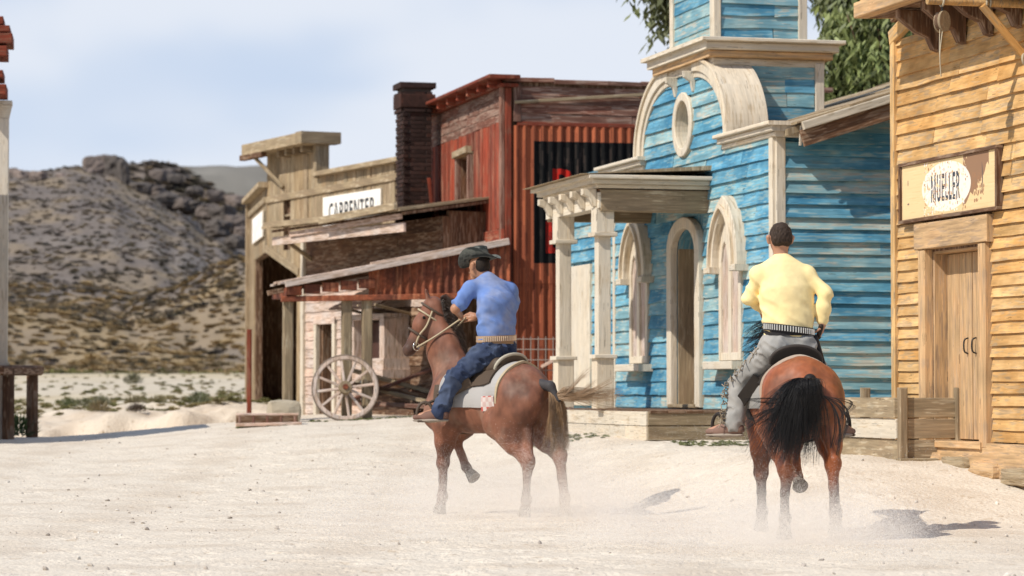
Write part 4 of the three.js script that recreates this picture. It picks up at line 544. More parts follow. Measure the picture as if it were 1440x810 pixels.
// ------------------------------------------------------------------ trees: drooping leaves on spreading limbs
function tree(label, pos, { height, trunkR, limbs, crown, leaves, seed, tone = [0.075, 0.10, 0.032], leafL = 0.17 }, group) {
  const q = rngOf(seed), g = thing('eucalyptus_tree', label, 'tree', pos, 0, group), u = (a, b) => a + (b - a) * q();
  const woods = [], tips = []; const trunkTop = [u(-0.3, 0.3), height * 0.45, u(-0.3, 0.3)]; const taper = (pts, r0, r1) => { const c = new THREE.CatmullRomCurve3(pts.map((p) => V(...p))), gg = new THREE.TubeGeometry(c, 12, 1, 7, false), p = gg.attributes.position; for (let i = 0; i <= 12; i++) { const m = c.getPointAt(i / 12), r = mix(r0, r1, i / 12); for (let j = 0; j <= 7; j++) { const k = i * 8 + j; p.setXYZ(k, m.x + (p.getX(k) - m.x) * r, m.y + (p.getY(k) - m.y) * r, m.z + (p.getZ(k) - m.z) * r); } } gg.computeVertexNormals(); return gg; };
  part(g, 'trunk', taper([[0, -0.3, 0], [0.1, height * 0.2, 0.05], trunkTop], trunkR, trunkR * 0.7), std({ color: colorOf(0.2, 0.13, 0.09), roughness: 0.9 }));
  const barkM = std({ color: colorOf(0.24, 0.15, 0.1), roughness: 0.9 });
  for (let i = 0; i < limbs; i++) { const a = i / limbs * 6.283 + u(-0.4, 0.4), [cx, cy, cz, rx, ry, rz] = crown, e = u(-0.5, 0.9), tip = [cx + Math.cos(a) * rx * 0.75, cy + e * ry * 0.8, cz + Math.sin(a) * rz * 0.75]; part(g, 'limb', taper([trunkTop, [mix(trunkTop[0], tip[0], 0.45), mix(trunkTop[1], tip[1], 0.62), mix(trunkTop[2], tip[2], 0.45)], tip], trunkR * 0.45, trunkR * 0.08), barkM); }
  // leaf sprays hang in clumps through the crown
  const P = [], C = [], N = []; const [cx, cy, cz, rx, ry, rz] = crown; const clumps = Math.round(leaves / 60);
  for (let k = 0; k < clumps; k++) { let x, y, z; do { x = u(-1, 1); y = u(-1, 1); z = u(-1, 1); } while (x * x + y * y + z * z > 1 || x * x + y * y + z * z < 0.3 * q()); const X = cx + x * rx, Y = cy + y * ry, Z = cz + z * rz, cr = u(0.16, 0.42), tn = u(0.55, 1.5), yl = u(0, 1);
    for (let j = 0; j < 60; j++) { const px = X + u(-1, 1) * cr, pz = Z + u(-1, 1) * cr, py = Y + u(-1.4, 0.8) * cr, l = leafL * u(0.5, 1.3), w = l * u(0.15, 0.3), a = q() * 6.283, dx = u(-0.9, 0.9), dz = u(-0.9, 0.9), ca = Math.cos(a) * w, sa = Math.sin(a) * w; P.push(px, py, pz, px + dx * l * 0.5 + ca, py - l * 0.5, pz + dz * l * 0.5 + sa, px + dx * l, py - l, pz + dz * l, px, py, pz, px + dx * l, py - l, pz + dz * l, px + dx * l * 0.5 - ca, py - l * 0.5, pz + dz * l * 0.5 - sa); const c = k3(m3(tone, [0.15, 0.155, 0.04], yl * 0.6), tn * u(0.85, 1.15)); for (let v = 0; v < 6; v++) C.push(...c); } }
  const lg = new THREE.BufferGeometry(); lg.setAttribute('position', new THREE.Float32BufferAttribute(P, 3)); lg.setAttribute('color', new THREE.Float32BufferAttribute(C, 3)); lg.computeVertexNormals(); part(g, 'crown', lg, M.leaf); return g;
}
tree('large eucalyptus tree with drooping leaves between the tower and the ochre shop', [8.6, 0.6, -52], { height: 11, trunkR: 0.3, limbs: 9, crown: [-0.9, 8.9, 0, 2.3, 2.5, 2.2], leaves: 40000, seed: 3 });
tree('small light green young eucalyptus under the large one behind the blue roof', [6.9, 0.6, -50], { height: 7.5, trunkR: 0.12, limbs: 5, crown: [-0.6, 6.5, 0, 0.85, 1.05, 0.8], leaves: 9000, seed: 9, tone: [0.2, 0.24, 0.07] });
tree('eucalyptus tree peeping out behind the left side of the tower', [3.5, 0.6, -51], { height: 9.5, trunkR: 0.18, limbs: 6, crown: [-0.35, 8.3, 0, 0.95, 1.2, 0.9], leaves: 6500, seed: 14, tone: [0.11, 0.13, 0.05] });
// ------------------------------------------------------------------ street furniture
{ // wagon wheel leaning against the posts
  const w = thing('wagon_wheel', 'big pale wooden wagon wheel with twelve spokes leaning by the lean-to posts', 'wheel', [-2.66, groundHeight(-2.66, -45.6) + 0.0, -45.45], 0.12); const t = new THREE.Group(); t.name = 'wheel'; t.rotation.x = -0.16; w.add(t);
  const ring = (ro, ri, d) => slab(ellipse(0, 0, ro, ro, 48), d, { holes: [ellipse(0, 0, ri, ri, 48).reverse()], bevel: 0.008 });
  part(t, 'felloe', ring(0.525, 0.46, 0.07), M.pink[1], [0, 0.53, 0]); part(t, 'tyre', ring(0.54, 0.522, 0.08), std({ color: colorOf(0.25, 0.2, 0.16), roughness: 0.7, metalness: 0.3 }), [0, 0.53, 0]);
  part(t, 'hub', new THREE.CylinderGeometry(0.1, 0.12, 0.22, 18).rotateX(Math.PI / 2), M.grey[1], [0, 0.53, 0]); part(t, 'hub_cap', new THREE.CylinderGeometry(0.045, 0.05, 0.27, 14).rotateX(Math.PI / 2), M.rust[1], [0, 0.53, 0]);
  for (let k = 0; k < 12; k++) { const a = k / 12 * 6.283 + 0.13; part(t, 'spoke', bar([Math.cos(a) * 0.09, 0.53 + Math.sin(a) * 0.09, 0], [Math.cos(a) * 0.47, 0.53 + Math.sin(a) * 0.47, 0], 0.042, 0.036, 0.012), M.pink[k % 2]); }
}
{ const x = -3.63, z = -45.3, y = groundHeight(x, z); wholeThing('stone_block', rockGeometry(0.3, 0.22, 0.28, 4.2, 0.06), std({ color: colorOf(0.4, 0.34, 0.25), roughness: 1, bumpMap: rockMats[0].bumpMap, bumpScale: 0.02 }), 'rough tan stone block at the foot of the lean-to corner post', 'block', [x, y + 0.16, z], 0.2); }
{ // low plank frame holding weeds
  const x = -3.75, z = -43.6, y = groundHeight(x, z), p = thing('plank_planter', 'low plank frame with grass in front of the stone block', 'planter', [x, y, z], 0.1); part(p, 'top_board', beam(0.95, 0.035, 0.2), M.pink[3], [0, 0.17, 0.26]); part(p, 'bottom_board', beam(1.0, 0.05, 0.1), M.pink[3], [0.02, 0.02, 0.36], [0, 0.03, 0.02]); for (let k = 0; k < 5; k++) part(p, 'slat', beam(0.04, 0.17, 0.05), M.redGrey[0], [-0.42 + k * 0.21, 0.09, 0.33]); part(p, 'back_board', beam(0.95, 0.18, 0.04), M.brown[0], [0, 0.09, -0.1]);
}
{ const x = -5.17, z = -56, y = groundHeight(x, z); wholeThing('red_post', beam(0.09, 2.1, 0.09, 0.012), M.red[1], 'slim red post standing at the edge of the barn door', 'post', [x, y + 1.0, z]); }
{ // hitching rail on the left
  const h = thing('hitching_rail', 'dark round-log hitching rail at the left end of the street', 'rail', [-7.85, 0, -45.5], 0), log = M.brown[0]; const cy = (x, z, r, L) => grainUV(new THREE.CylinderGeometry(r * 0.94, r, L, 12), 0.1, 2, 0.1).translate(x, 0, z);
  for (const [x, z] of [[-0.06, 0.8], [0.03, -0.9]]) { const gy = groundHeight(-7.85 + x, -45.5 + z); part(h, 'post', cy(0, 0, 0.1, 1.25), log, [x, gy + 0.5, z]); }
  part(h, 'rail', bar([-0.1, 1.5, 1.4], [0.08, 1.52, -1.25], 0.16, 0.16, 0.04), M.brown[2]); part(h, 'lashing', new THREE.TorusGeometry(0.12, 0.015, 6, 16).rotateY(Math.PI / 2), M.rope, [-0.06, 1.5, 0.8]); settle(h, 0.42);
}
{ // water trough before the ochre shop
  const t = thing('water_trough', 'wooden plank water trough with post stubs in front of the ochre shop', 'trough', [3.95, groundHeight(3.95, -29) - 0.02, -29], TH), L = 2.1, W = 0.66, H = 0.64;
  for (let k = 0; k < 3; k++) { const h = H / 3; part(t, 'side_plank', beam(0.05, h - 0.01, L), [M.grey[2], M.cream[1], M.grey[2]][k], [-0.02 * k, h * k + h / 2 + 0.02, -L / 2]); part(t, 'side_plank', beam(0.05, h - 0.01, L), M.tan[1], [W + 0.02 * k, h * k + h / 2 + 0.02, -L / 2]); for (const z of [0.0, -L]) part(t, 'end_plank', beam(W - 0.04 + 0.04 * k, h - 0.01, 0.05), M.grey[(k + 1) % 3], [W / 2, h * k + h / 2 + 0.02, z]); }
  for (const [x, z] of [[0.02, 0.02], [W - 0.02, 0.02], [0.04, -L * 0.5], [0.02, -L]]) part(t, 'post', beam(0.09, H + 0.14, 0.09, 0.012), M.grey[1], [x, (H + 0.1) / 2, z]); part(t, 'bottom', beam(W, 0.04, L), M.brown[0], [W / 2, 0.1, -L / 2]); part(t, 'sill', beam(W + 0.1, 0.06, 0.12), M.grey[0], [W / 2, 0.01, 0.06]);
}
{ // welded wire fence by the porch
  const f = thing('wire_fence', 'rusty square wire mesh fence between the red house and the blue porch', 'fence', [0.2, 0, -43.8], 0), w = std({ color: colorOf(0.3, 0.24, 0.2), roughness: 0.7, metalness: 0.3 }); const y0 = 0.7, y1 = 2.02;
  for (let k = 0; k <= 8; k++) part(f, 'wire', new THREE.CylinderGeometry(0.008, 0.008, 0.95, 5).rotateZ(Math.PI / 2), w, [0.32, y0 + k * 0.16, 0]); for (let k = 0; k <= 8; k++) part(f, 'wire', new THREE.CylinderGeometry(0.008, 0.008, y1 - y0, 5), w, [-0.14 + k * 0.115, (y0 + y1) / 2, 0]); for (const x of [-0.15, 0.8]) part(f, 'post', beam(0.05, 1.5, 0.05), M.redGrey[0], [x, 1.3, -0.03]); part(f, 'handrail', bar([0.25, 1.55, 0.05], [0.8, 1.85, 0.05], 0.05, 0.06), M.pink[3]); part(f, 'handrail', bar([0.25, 0.8, 0.05], [0.25, 1.55, 0.05], 0.05, 0.05), M.redGrey[1]); part(f, 'handrail', bar([0.5, 1.0, 0.05], [0.85, 1.25, 0.05], 0.05, 0.05), M.redGrey[1]); settle(f, 0.6);
}
{ // heap of old timber under the lean-to
  const h = thing('timber_heap', 'heap of old planks and poles lying under the lean-to behind the wheel', 'timber', [-1.35, groundHeight(-1.35, -46.6), -46.9], TH);
  for (let k = 0; k < 26; k++) { const a = rr(-1.1, 1.0), L = rr(0.7, 1.9), x = rr(-0.7, 0.9), y = rr(0.02, 0.4) * (1 - Math.abs(x) * 0.4), e = rr(-0.35, 0.35); part(h, 'plank', beam(L, rr(0.04, 0.08), rr(0.1, 0.18)), pick([...M.brown, ...M.redGrey, M.grey[1]]), [x, y + 0.05 + Math.abs(Math.sin(e)) * L * 0.4, rr(-0.8, 0.3)], [0, a, e]); }
}
// ------------------------------------------------------------------ bushes on the plain and weeds by the houses
function bush(label, x, z, r, tone, seed, group) {
  const q = rngOf(seed), u = (a, b) => a + (b - a) * q(), P = [], C = []; const y = groundHeight(x, z);
  for (let k = 0; k < 420; k++) { const a = q() * 6.283, e = Math.acos(1 - q()), d = 0.15 + 0.85 * Math.sqrt(q()), dx = Math.sin(e) * Math.cos(a), dy = Math.cos(e) * 0.9 + 0.1, dz = Math.sin(e) * Math.sin(a), l = u(0.18, 0.38) * r, w = l * 0.16, b = q() * 6.283; const px = dx * d * r, py = dy * d * r * 0.85, pz = dz * d * r, cx = Math.cos(b) * w, cz = Math.sin(b) * w; P.push(px - cx, py, pz - cz, px + cx, py, pz + cz, px + dx * l, py + dy * l + l * 0.3, pz + dz * l); const c = k3(tone, u(0.6, 1.4)); C.push(...c, ...c, ...c); }
  const g = new THREE.BufferGeometry(); g.setAttribute('position', new THREE.Float32BufferAttribute(P, 3)); g.setAttribute('color', new THREE.Float32BufferAttribute(C, 3)); g.computeVertexNormals(); return wholeThing('bush', g, M.leaf, label, 'bush', [x, y, z], 0, group);
}
for (const [label, b, D, r, t, s] of [['bright green bush under the hitching rail', 27, 46.4, 0.34, [0.06, 0.10, 0.02], 1], ['small green bush left of a pair on the dry plain', 98, 72, 0.24, [0.11, 0.13, 0.04], 2], ['olive bush right of the green one on the dry plain', 118, 70, 0.24, [0.16, 0.16, 0.07], 3], ['grey-green bush at the middle of the dry plain', 143, 69, 0.27, [0.18, 0.17, 0.09], 4], ['straw-coloured tussock above the ditch bank', 140, 61, 0.24, [0.22, 0.17, 0.08], 5], ['wide low tussock in the middle of the plain', 190, 70, 0.26, [0.25, 0.21, 0.11], 6], ['yellowish tussock right of the middle of the plain', 222, 70, 0.24, [0.26, 0.22, 0.11], 7], ['leggy green bush near the workshop end of the plain', 278, 64, 0.32, [0.16, 0.17, 0.08], 8], ['dry straw tussock in the bottom of the ditch', 152, 57, 0.34, [0.3, 0.2, 0.09], 9], ['dark scrubby root on the ditch bank', 193, 58.6, 0.2, [0.09, 0.06, 0.04], 10], ['pale weed at the foot of the blue porch platform', 862, 36.4, 0.2, [0.16, 0.16, 0.09], 11], ['thin green weed beside the wire fence', 800, 39, 0.2, [0.14, 0.13, 0.06], 12], ['flat grey-green bush across the middle distance of the plain', 188, 112, 0.4, [0.15, 0.14, 0.07], 13]]) bush(label, (b - 720) / 4000 * D, -D, r, t, s);
scatter('street_grass', 'short green grass growing along the house fronts', 420, () => { const k = R(); let x, z; if (k < 0.3) { x = rr(1.9, 3.4); z = -33.2 + rr(-0.5, 0.5) - (x - 2) * 0.1; } else if (k < 0.7) { x = rr(-4.2, -3.3); z = rr(-44.2, -43.2); } else if (k < 0.85) { x = rr(-3.2, -1.2); z = rr(-45.6, -45); } else { x = rr(0.2, 1.2); z = rr(-36.5, -35.5); } return [x, groundHeight(x, z), z, rr(0.02, 0.045), k3([0.2, 0.22, 0.09], rr(0.7, 1.3))]; }, 21);
// pebbles
{ const g = new THREE.IcosahedronGeometry(1, 1), p = g.attributes.position; for (let i = 0; i < p.count; i++) { const k = 0.8 + 0.4 * n3(p.getX(i) * 2 + 5, p.getY(i) * 2, p.getZ(i) * 2); p.setXYZ(i, p.getX(i) * k, p.getY(i) * k * 0.7, p.getZ(i) * k); } g.computeVertexNormals();
  const n = 1500, im = new THREE.InstancedMesh(g, std({ color: 0xffffff, roughness: 1 }), n), o = new THREE.Object3D(), c = new THREE.Color(); for (let i = 0; i < n; i++) { const D = 16 + 30 * Math.pow(R(), 0.8), x = rr(-0.2, 0.2) * D, s = 0.004 + 0.016 * Math.pow(R(), 4); o.position.set(x, groundHeight(x, -D) + s * 0.3, -D); o.rotation.set(R() * 6, R() * 6, R() * 6); o.scale.set(s * rr(0.8, 1.5), s, s * rr(0.8, 1.5)); o.updateMatrix(); im.setMatrixAt(i, o.matrix); c.setRGB(...k3(pick([[0.48, 0.42, 0.35], [0.36, 0.31, 0.26], [0.58, 0.53, 0.46]]), rr(0.8, 1.15))); im.setColorAt(i, c); } im.name = 'pebbles'; im.castShadow = im.receiveShadow = true; scene.add(im); tag(im, 'small loose pebbles strewn over the sandy street', 'pebbles', null, 'stuff'); }
// ------------------------------------------------------------------ organic shapes: tapered capsules and ellipsoids blended smoothly, meshed by surface nets
const cap = (a, b, ra, rb, k = 0.05, s = null) => ({ a, b, ra, rb, k, s }), ball = (c, r, k = 0.05, s = null) => ({ a: c, b: c, ra: r, rb: r, k, s });
function primDist(q, x, y, z) {
  let [ax, ay, az] = q.a, [bx, by, bz] = q.b, m = 1;
  if (q.s) { const [sx, sy, sz] = q.s, cx = (ax + bx) / 2, cy = (ay + by) / 2, cz = (az + bz) / 2; x = cx + (x - cx) / sx; y = cy + (y - cy) / sy; z = cz + (z - cz) / sz; ax = cx + (ax - cx) / sx; ay = cy + (ay - cy) / sy; az = cz + (az - cz) / sz; bx = cx + (bx - cx) / sx; by = cy + (by - cy) / sy; bz = cz + (bz - cz) / sz; m = Math.min(sx, sy, sz); }
  const ux = bx - ax, uy = by - ay, uz = bz - az, L = ux * ux + uy * uy + uz * uz, t = L > 1e-9 ? clamp(((x - ax) * ux + (y - ay) * uy + (z - az) * uz) / L) : 0;
  return (Math.hypot(x - ax - ux * t, y - ay - uy * t, z - az - uz * t) - mix(q.ra, q.rb, t)) * m;
}
const smin = (a, b, k) => { const h = Math.max(k - Math.abs(a - b), 0) / k; return Math.min(a, b) - h * h * k * 0.25; };
const fieldAt = (prims, x, y, z) => { let d = 1e3; for (const q of prims) d = smin(d, primDist(q, x, y, z), q.k); return d; };
function organic(prims, cell, { disp, color } = {}) {
  const lo = [1e9, 1e9, 1e9], hi = [-1e9, -1e9, -1e9];
  for (const q of prims) { const r = Math.max(q.ra, q.rb); q.box = [0, 1, 2].map((i) => { const e = r * (q.s ? q.s[i] : 1) + q.k * 0.6 + cell * 3; return [Math.min(q.a[i], q.b[i]) - e, Math.max(q.a[i], q.b[i]) + e]; }); for (let i = 0; i < 3; i++) { lo[i] = Math.min(lo[i], q.box[i][0]); hi[i] = Math.max(hi[i], q.box[i][1]); } }
  const n = [0, 1, 2].map((i) => Math.ceil((hi[i] - lo[i]) / cell) + 1), [nx, ny, nz] = n, F = new Float32Array(nx * ny * nz).fill(1), id = (i, j, k) => (k * ny + j) * nx + i;
  for (const q of prims) { const r = q.box.map(([a, b], i) => [Math.max(0, Math.floor((a - lo[i]) / cell)), Math.min(n[i] - 1, Math.ceil((b - lo[i]) / cell))]); for (let k = r[2][0]; k <= r[2][1]; k++) for (let j = r[1][0]; j <= r[1][1]; j++) for (let i = r[0][0]; i <= r[0][1]; i++) { const o = id(i, j, k); F[o] = smin(F[o], primDist(q, lo[0] + i * cell, lo[1] + j * cell, lo[2] + k * cell), q.k); } }
  if (disp) for (let k = 0; k < nz; k++) for (let j = 0; j < ny; j++) for (let i = 0; i < nx; i++) { const o = id(i, j, k); if (Math.abs(F[o]) < 0.06) F[o] += disp(lo[0] + i * cell, lo[1] + j * cell, lo[2] + k * cell); }
  const vid = new Int32Array(nx * ny * nz).fill(-1), P = [], I = [], C = [];
  for (let k = 0; k < nz - 1; k++) for (let j = 0; j < ny - 1; j++) for (let i = 0; i < nx - 1; i++) {
    const c = [0, 1, 2, 3, 4, 5, 6, 7].map((m) => F[id(i + (m & 1), j + ((m >> 1) & 1), k + (m >> 2))]); let neg = 0; for (const v of c) if (v < 0) neg++; if (neg === 0 || neg === 8) continue;
    let x = 0, y = 0, z = 0, w = 0; for (const [a, b] of NET_EDGES) if ((c[a] < 0) !== (c[b] < 0)) { const t = c[a] / (c[a] - c[b]); x += mix(a & 1, b & 1, t); y += mix((a >> 1) & 1, (b >> 1) & 1, t); z += mix(a >> 2, b >> 2, t); w++; }
    vid[id(i, j, k)] = P.length / 3; P.push(lo[0] + (i + x / w) * cell, lo[1] + (j + y / w) * cell, lo[2] + (k + z / w) * cell);
  }
  const quad = (a, b, c, d, flip) => { if (a < 0 || b < 0 || c < 0 || d < 0) return; if (flip) I.push(a, c, b, a, d, c); else I.push(a, b, c, a, c, d); };
  for (let k = 1; k < nz - 1; k++) for (let j = 1; j < ny - 1; j++) for (let i = 1; i < nx - 1; i++) { const o = F[id(i, j, k)] < 0;
    if (o !== F[id(i + 1, j, k)] < 0) quad(vid[id(i, j - 1, k - 1)], vid[id(i, j, k - 1)], vid[id(i, j, k)], vid[id(i, j - 1, k)], !o);
    if (o !== F[id(i, j + 1, k)] < 0) quad(vid[id(i - 1, j, k - 1)], vid[id(i - 1, j, k)], vid[id(i, j, k)], vid[id(i, j, k - 1)], !o);
    if (o !== F[id(i, j, k + 1)] < 0) quad(vid[id(i - 1, j - 1, k)], vid[id(i, j - 1, k)], vid[id(i, j, k)], vid[id(i - 1, j, k)], !o); }
  const g = new THREE.BufferGeometry(); g.setAttribute('position', new THREE.Float32BufferAttribute(P, 3)); g.setIndex(I); g.computeVertexNormals();
  if (color) { for (let i = 0; i < P.length; i += 3) C.push(...color(P[i], P[i + 1], P[i + 2])); g.setAttribute('color', new THREE.Float32BufferAttribute(C, 3)); }
  return g;
}
const NET_EDGES = [[0, 1], [2, 3], [4, 5], [6, 7], [0, 2], [1, 3], [4, 6], [5, 7], [0, 4], [1, 5], [2, 6], [3, 7]];
const join = (list) => mergeGeometries(list.map((g) => { g = g.index ? g.toNonIndexed() : g; g.deleteAttribute('uv'); return g; }));
// strands of hair: thin tapering three-sided tubes along curves
function strands(n, make, r0 = 0.004, seg = 9, seed = 1) {
  const q = rngOf(seed), P = [], N = [], I = [];
  for (let s = 0; s < n; s++) { const f = make(q), o = P.length / 3, rad = r0 * (0.6 + 0.8 * q()); for (let i = 0; i <= seg; i++) { const t = i / seg, p = f(t), p2 = f(Math.min(1, t + 0.03)), p1 = f(Math.max(0, t - 0.03)), T = V(p2[0] - p1[0], p2[1] - p1[1], p2[2] - p1[2]).normalize(), A = V(0.3, 0.2, 0.9).cross(T).normalize(), B = T.clone().cross(A), r = rad * (1 - 0.75 * t); for (let j = 0; j < 3; j++) { const a = j * 2.094, nx = A.x * Math.cos(a) + B.x * Math.sin(a), ny = A.y * Math.cos(a) + B.y * Math.sin(a), nz = A.z * Math.cos(a) + B.z * Math.sin(a); P.push(p[0] + nx * r, p[1] + ny * r, p[2] + nz * r); N.push(nx, ny, nz); } } for (let i = 0; i < seg; i++) for (let j = 0; j < 3; j++) { const a = o + i * 3 + j, b = o + i * 3 + (j + 1) % 3; I.push(a, b, a + 3, b, b + 3, a + 3); } }
  const g = new THREE.BufferGeometry(); g.setAttribute('position', new THREE.Float32BufferAttribute(P, 3)); g.setAttribute('normal', new THREE.Float32BufferAttribute(N, 3)); g.setIndex(I); return g;
}
const add = (a, b, k = 1) => [a[0] + b[0] * k, a[1] + b[1] * k, a[2] + b[2] * k], sub = (a, b) => add(a, b, -1), lerp3 = (a, b, t) => m3(a, b, t), norm = (a) => { const l = Math.hypot(...a) || 1; return k3(a, 1 / l); }, cross = (a, b) => [a[1] * b[2] - a[2] * b[1], a[2] * b[0] - a[0] * b[2], a[0] * b[1] - a[1] * b[0]], mirror = (p) => [-p[0], p[1], p[2]];

// ------------------------------------------------------------------ horses. Own frame: forward -z, right +x, ground y = 0
function trunkPrims(p) {
  const T = [cap([0, 1.10, -0.42], [0, 1.06, 0.2], 0.30, 0.285, 0.08, [0.93, 1, 1]), cap([0, 1.05, -0.62], [0, 1.12, -0.38], 0.19, 0.26, 0.1), cap([0, 1.10, 0.18], [0, 1.2, 0.45], 0.26, 0.22, 0.1), cap([0, 1.35, -0.46], [0, 1.32, -0.1], 0.085, 0.07, 0.12), cap([0, 1.28, -0.08], [0, 1.28, 0.40], 0.11, 0.15, 0.14), cap([0, 1.28, 0.38], [0, 1.2, 0.62], 0.16, 0.11, 0.1)];
  for (const s of [-1, 1]) T.push(cap([s * 0.125, 1.2, 0.38], [s * 0.14, 1.0, 0.52], 0.2, 0.175, 0.08), cap([s * 0.15, 1.2, -0.42], [s * 0.17, 0.95, -0.6], 0.17, 0.13, 0.1));
  return T;
}
function horse(name, label, pose, { coat, points, mane, tailGeo, maneGeo, pos, turn, dustLegs }) {
  const g = thing(name, label, 'horse', pos, turn), T = trunkPrims(), hooves = [];
  for (const s of ['L', 'R']) {
    const sg = s === 'L' ? -1 : 1, [stifle, hock, fet, hoof] = pose['hind' + s], hip = [sg * 0.13, 1.12, 0.46], butt = [sg * 0.115, 1.1, 0.62];
    T.push(cap(hip, stifle, 0.2, 0.145, 0.07), cap(stifle, lerp3(stifle, hock, 0.55), 0.145, 0.095, 0.06), cap(butt, lerp3(stifle, hock, 0.5), 0.15, 0.09, 0.05), cap(add(butt, [sg * 0.04, 0.02, -0.08]), lerp3(stifle, hock, 0.3), 0.15, 0.11, 0.04), cap(lerp3(stifle, hock, 0.4), hock, 0.092, 0.058, 0.05), cap(lerp3(butt, hock, 0.5), add(hock, [0, 0.05, 0.045]), 0.05, 0.026, 0.05), ball(add(hock, [0, 0.01, 0.0]), 0.06, 0.04), ball(add(hock, [0, 0.045, 0.045]), 0.03, 0.03), cap(hock, lerp3(hock, fet, 0.45), 0.054, 0.04, 0.03), cap(add(lerp3(hock, fet, 0.1), [0, 0, 0.03]), add(fet, [0, 0, 0.02]), 0.024, 0.024, 0.02), cap(lerp3(hock, fet, 0.45), fet, 0.038, 0.04, 0.02), ball(add(fet, [0, 0, 0.008]), 0.052, 0.02), cap(fet, lerp3(fet, hoof, 0.8), 0.041, 0.05, 0.02));
    hooves.push([fet, hoof]);
    const [elbow, knee, ff, fh] = pose['fore' + s], sh = [sg * 0.16, 1.0, -0.55];
    T.push(cap(sh, elbow, 0.145, 0.125, 0.07), cap(elbow, lerp3(elbow, knee, 0.45), 0.122, 0.092, 0.05), cap(lerp3(elbow, knee, 0.4), knee, 0.09, 0.058, 0.05), ball(knee, 0.066, 0.03), cap(knee, lerp3(knee, ff, 0.5), 0.05, 0.038, 0.03), cap(add(lerp3(knee, ff, 0.1), [0, 0, 0.026]), add(ff, [0, 0, 0.018]), 0.022, 0.022, 0.02), cap(lerp3(knee, ff, 0.5), ff, 0.036, 0.039, 0.02), ball(add(ff, [0, 0, 0.008]), 0.05, 0.02), cap(ff, lerp3(ff, fh, 0.8), 0.04, 0.048, 0.02)); hooves.push([ff, fh]);
  }
  const [n0, n1, poll] = pose.neck, mz = pose.muzzle, ax = norm(sub(mz, poll)), side = norm(cross(ax, [0, 1, 0])), dn = norm(cross(side, ax)); const under = dn[1] < 0 ? dn : k3(dn, -1), L = Math.hypot(...sub(mz, poll)), H = (t, u = 0, l = 0) => add(add(add(poll, ax, t * L), under, u), side, l);
  T.push(cap(n0, n1, 0.235, 0.165, 0.12, [0.72, 1, 1]), cap(add(n0, [0, 0.12, 0.06]), add(n1, [0, 0.05, 0.06]), 0.16, 0.11, 0.1, [0.6, 1, 1]), cap(n1, poll, 0.165, 0.098, 0.08, [0.8, 1, 1]), cap(H(0.02), H(0.42), 0.09, 0.088, 0.05), cap(H(0.05, 0.07), H(0.4, 0.09), 0.07, 0.075, 0.05), cap(H(0.4, 0.01), H(0.95, 0.02), 0.082, 0.056, 0.05), cap(H(0.4, 0.09), H(0.92, 0.05), 0.06, 0.042, 0.05), ball(H(1.02, 0.025), 0.05, 0.04));
  for (const s of [-1, 1]) T.push(ball(H(0.27, -0.02, s * 0.075), 0.03, 0.03), cap(H(-0.02, -0.05, s * 0.05), add(H(-0.12, -0.13, s * 0.075), [0, 0.05, 0]), 0.03, 0.008, 0.02), cap(H(0.97, 0.0, s * 0.035), H(1.0, 0.03, s * 0.04), 0.02, 0.016, 0.02));
  const body = part(g, 'body', organic(T, 0.013, { disp: (x, y, z) => (n3(x * 8, y * 6, z * 8) - 0.5) * 0.016 + (n3(x * 26, y * 11, z * 26) - 0.5) * 0.005, color: (x, y, z) => {
    const n = fbm(x * 5, y * 5, z * 5, 3), f = fbm(x * 40, y * 40, z * 40, 2); const hair = n3(x * 55, y * 16, z * 55); let c = m3(coat, k3(coat, 0.55), ss(0.4, 0.7, n)); c = m3(c, [0.42, 0.34, 0.26], 0.16 * ss(0.5, 0.75, fbm(x * 7 + 3, y * 4, z * 7, 4)) * pose.dusty); c = k3(c, 0.85 + 0.3 * hair); c = m3(c, points, ss(0.62, 0.36, y - 0.1 * (n - 0.5)) * pose.pointsAmount); const dm = Math.hypot(x - mz[0], y - mz[1], z - mz[2]); c = m3(c, points, ss(0.2, 0.06, dm) * 0.8); return k3(c, 0.86 + 0.28 * f); } }), new THREE.MeshPhysicalMaterial({ vertexColors: true, roughness: pose.gloss, specularIntensity: 0.6 }));
  const hoofM = std({ color: colorOf(0.12, 0.095, 0.075), roughness: 0.7 }); for (const [f, h] of hooves) { const d = norm(sub(h, f)), gg = new THREE.CylinderGeometry(0.05, 0.068, 0.085, 18); gg.applyQuaternion(new THREE.Quaternion().setFromUnitVectors(V(0, -1, 0), V(...d))); part(g, 'hoof', gg, hoofM, add(h, d, -0.02)); }
  const hairM = new THREE.MeshPhysicalMaterial({ color: colorOf(...mane), roughness: 0.5, side: THREE.DoubleSide }); part(g, 'tail', tailGeo, pose.tailMaterial ?? hairM); part(g, 'mane', maneGeo(n0, n1, poll, side), hairM);
  for (const s of [-1, 1]) part(g, 'eye', new THREE.SphereGeometry(0.02, 10, 8), std({ color: colorOf(0.01, 0.008, 0.006), roughness: 0.1 }), H(0.28, -0.015, s * 0.09));
  g.userData.head = { H, ax, side, under, L }; return g;
}
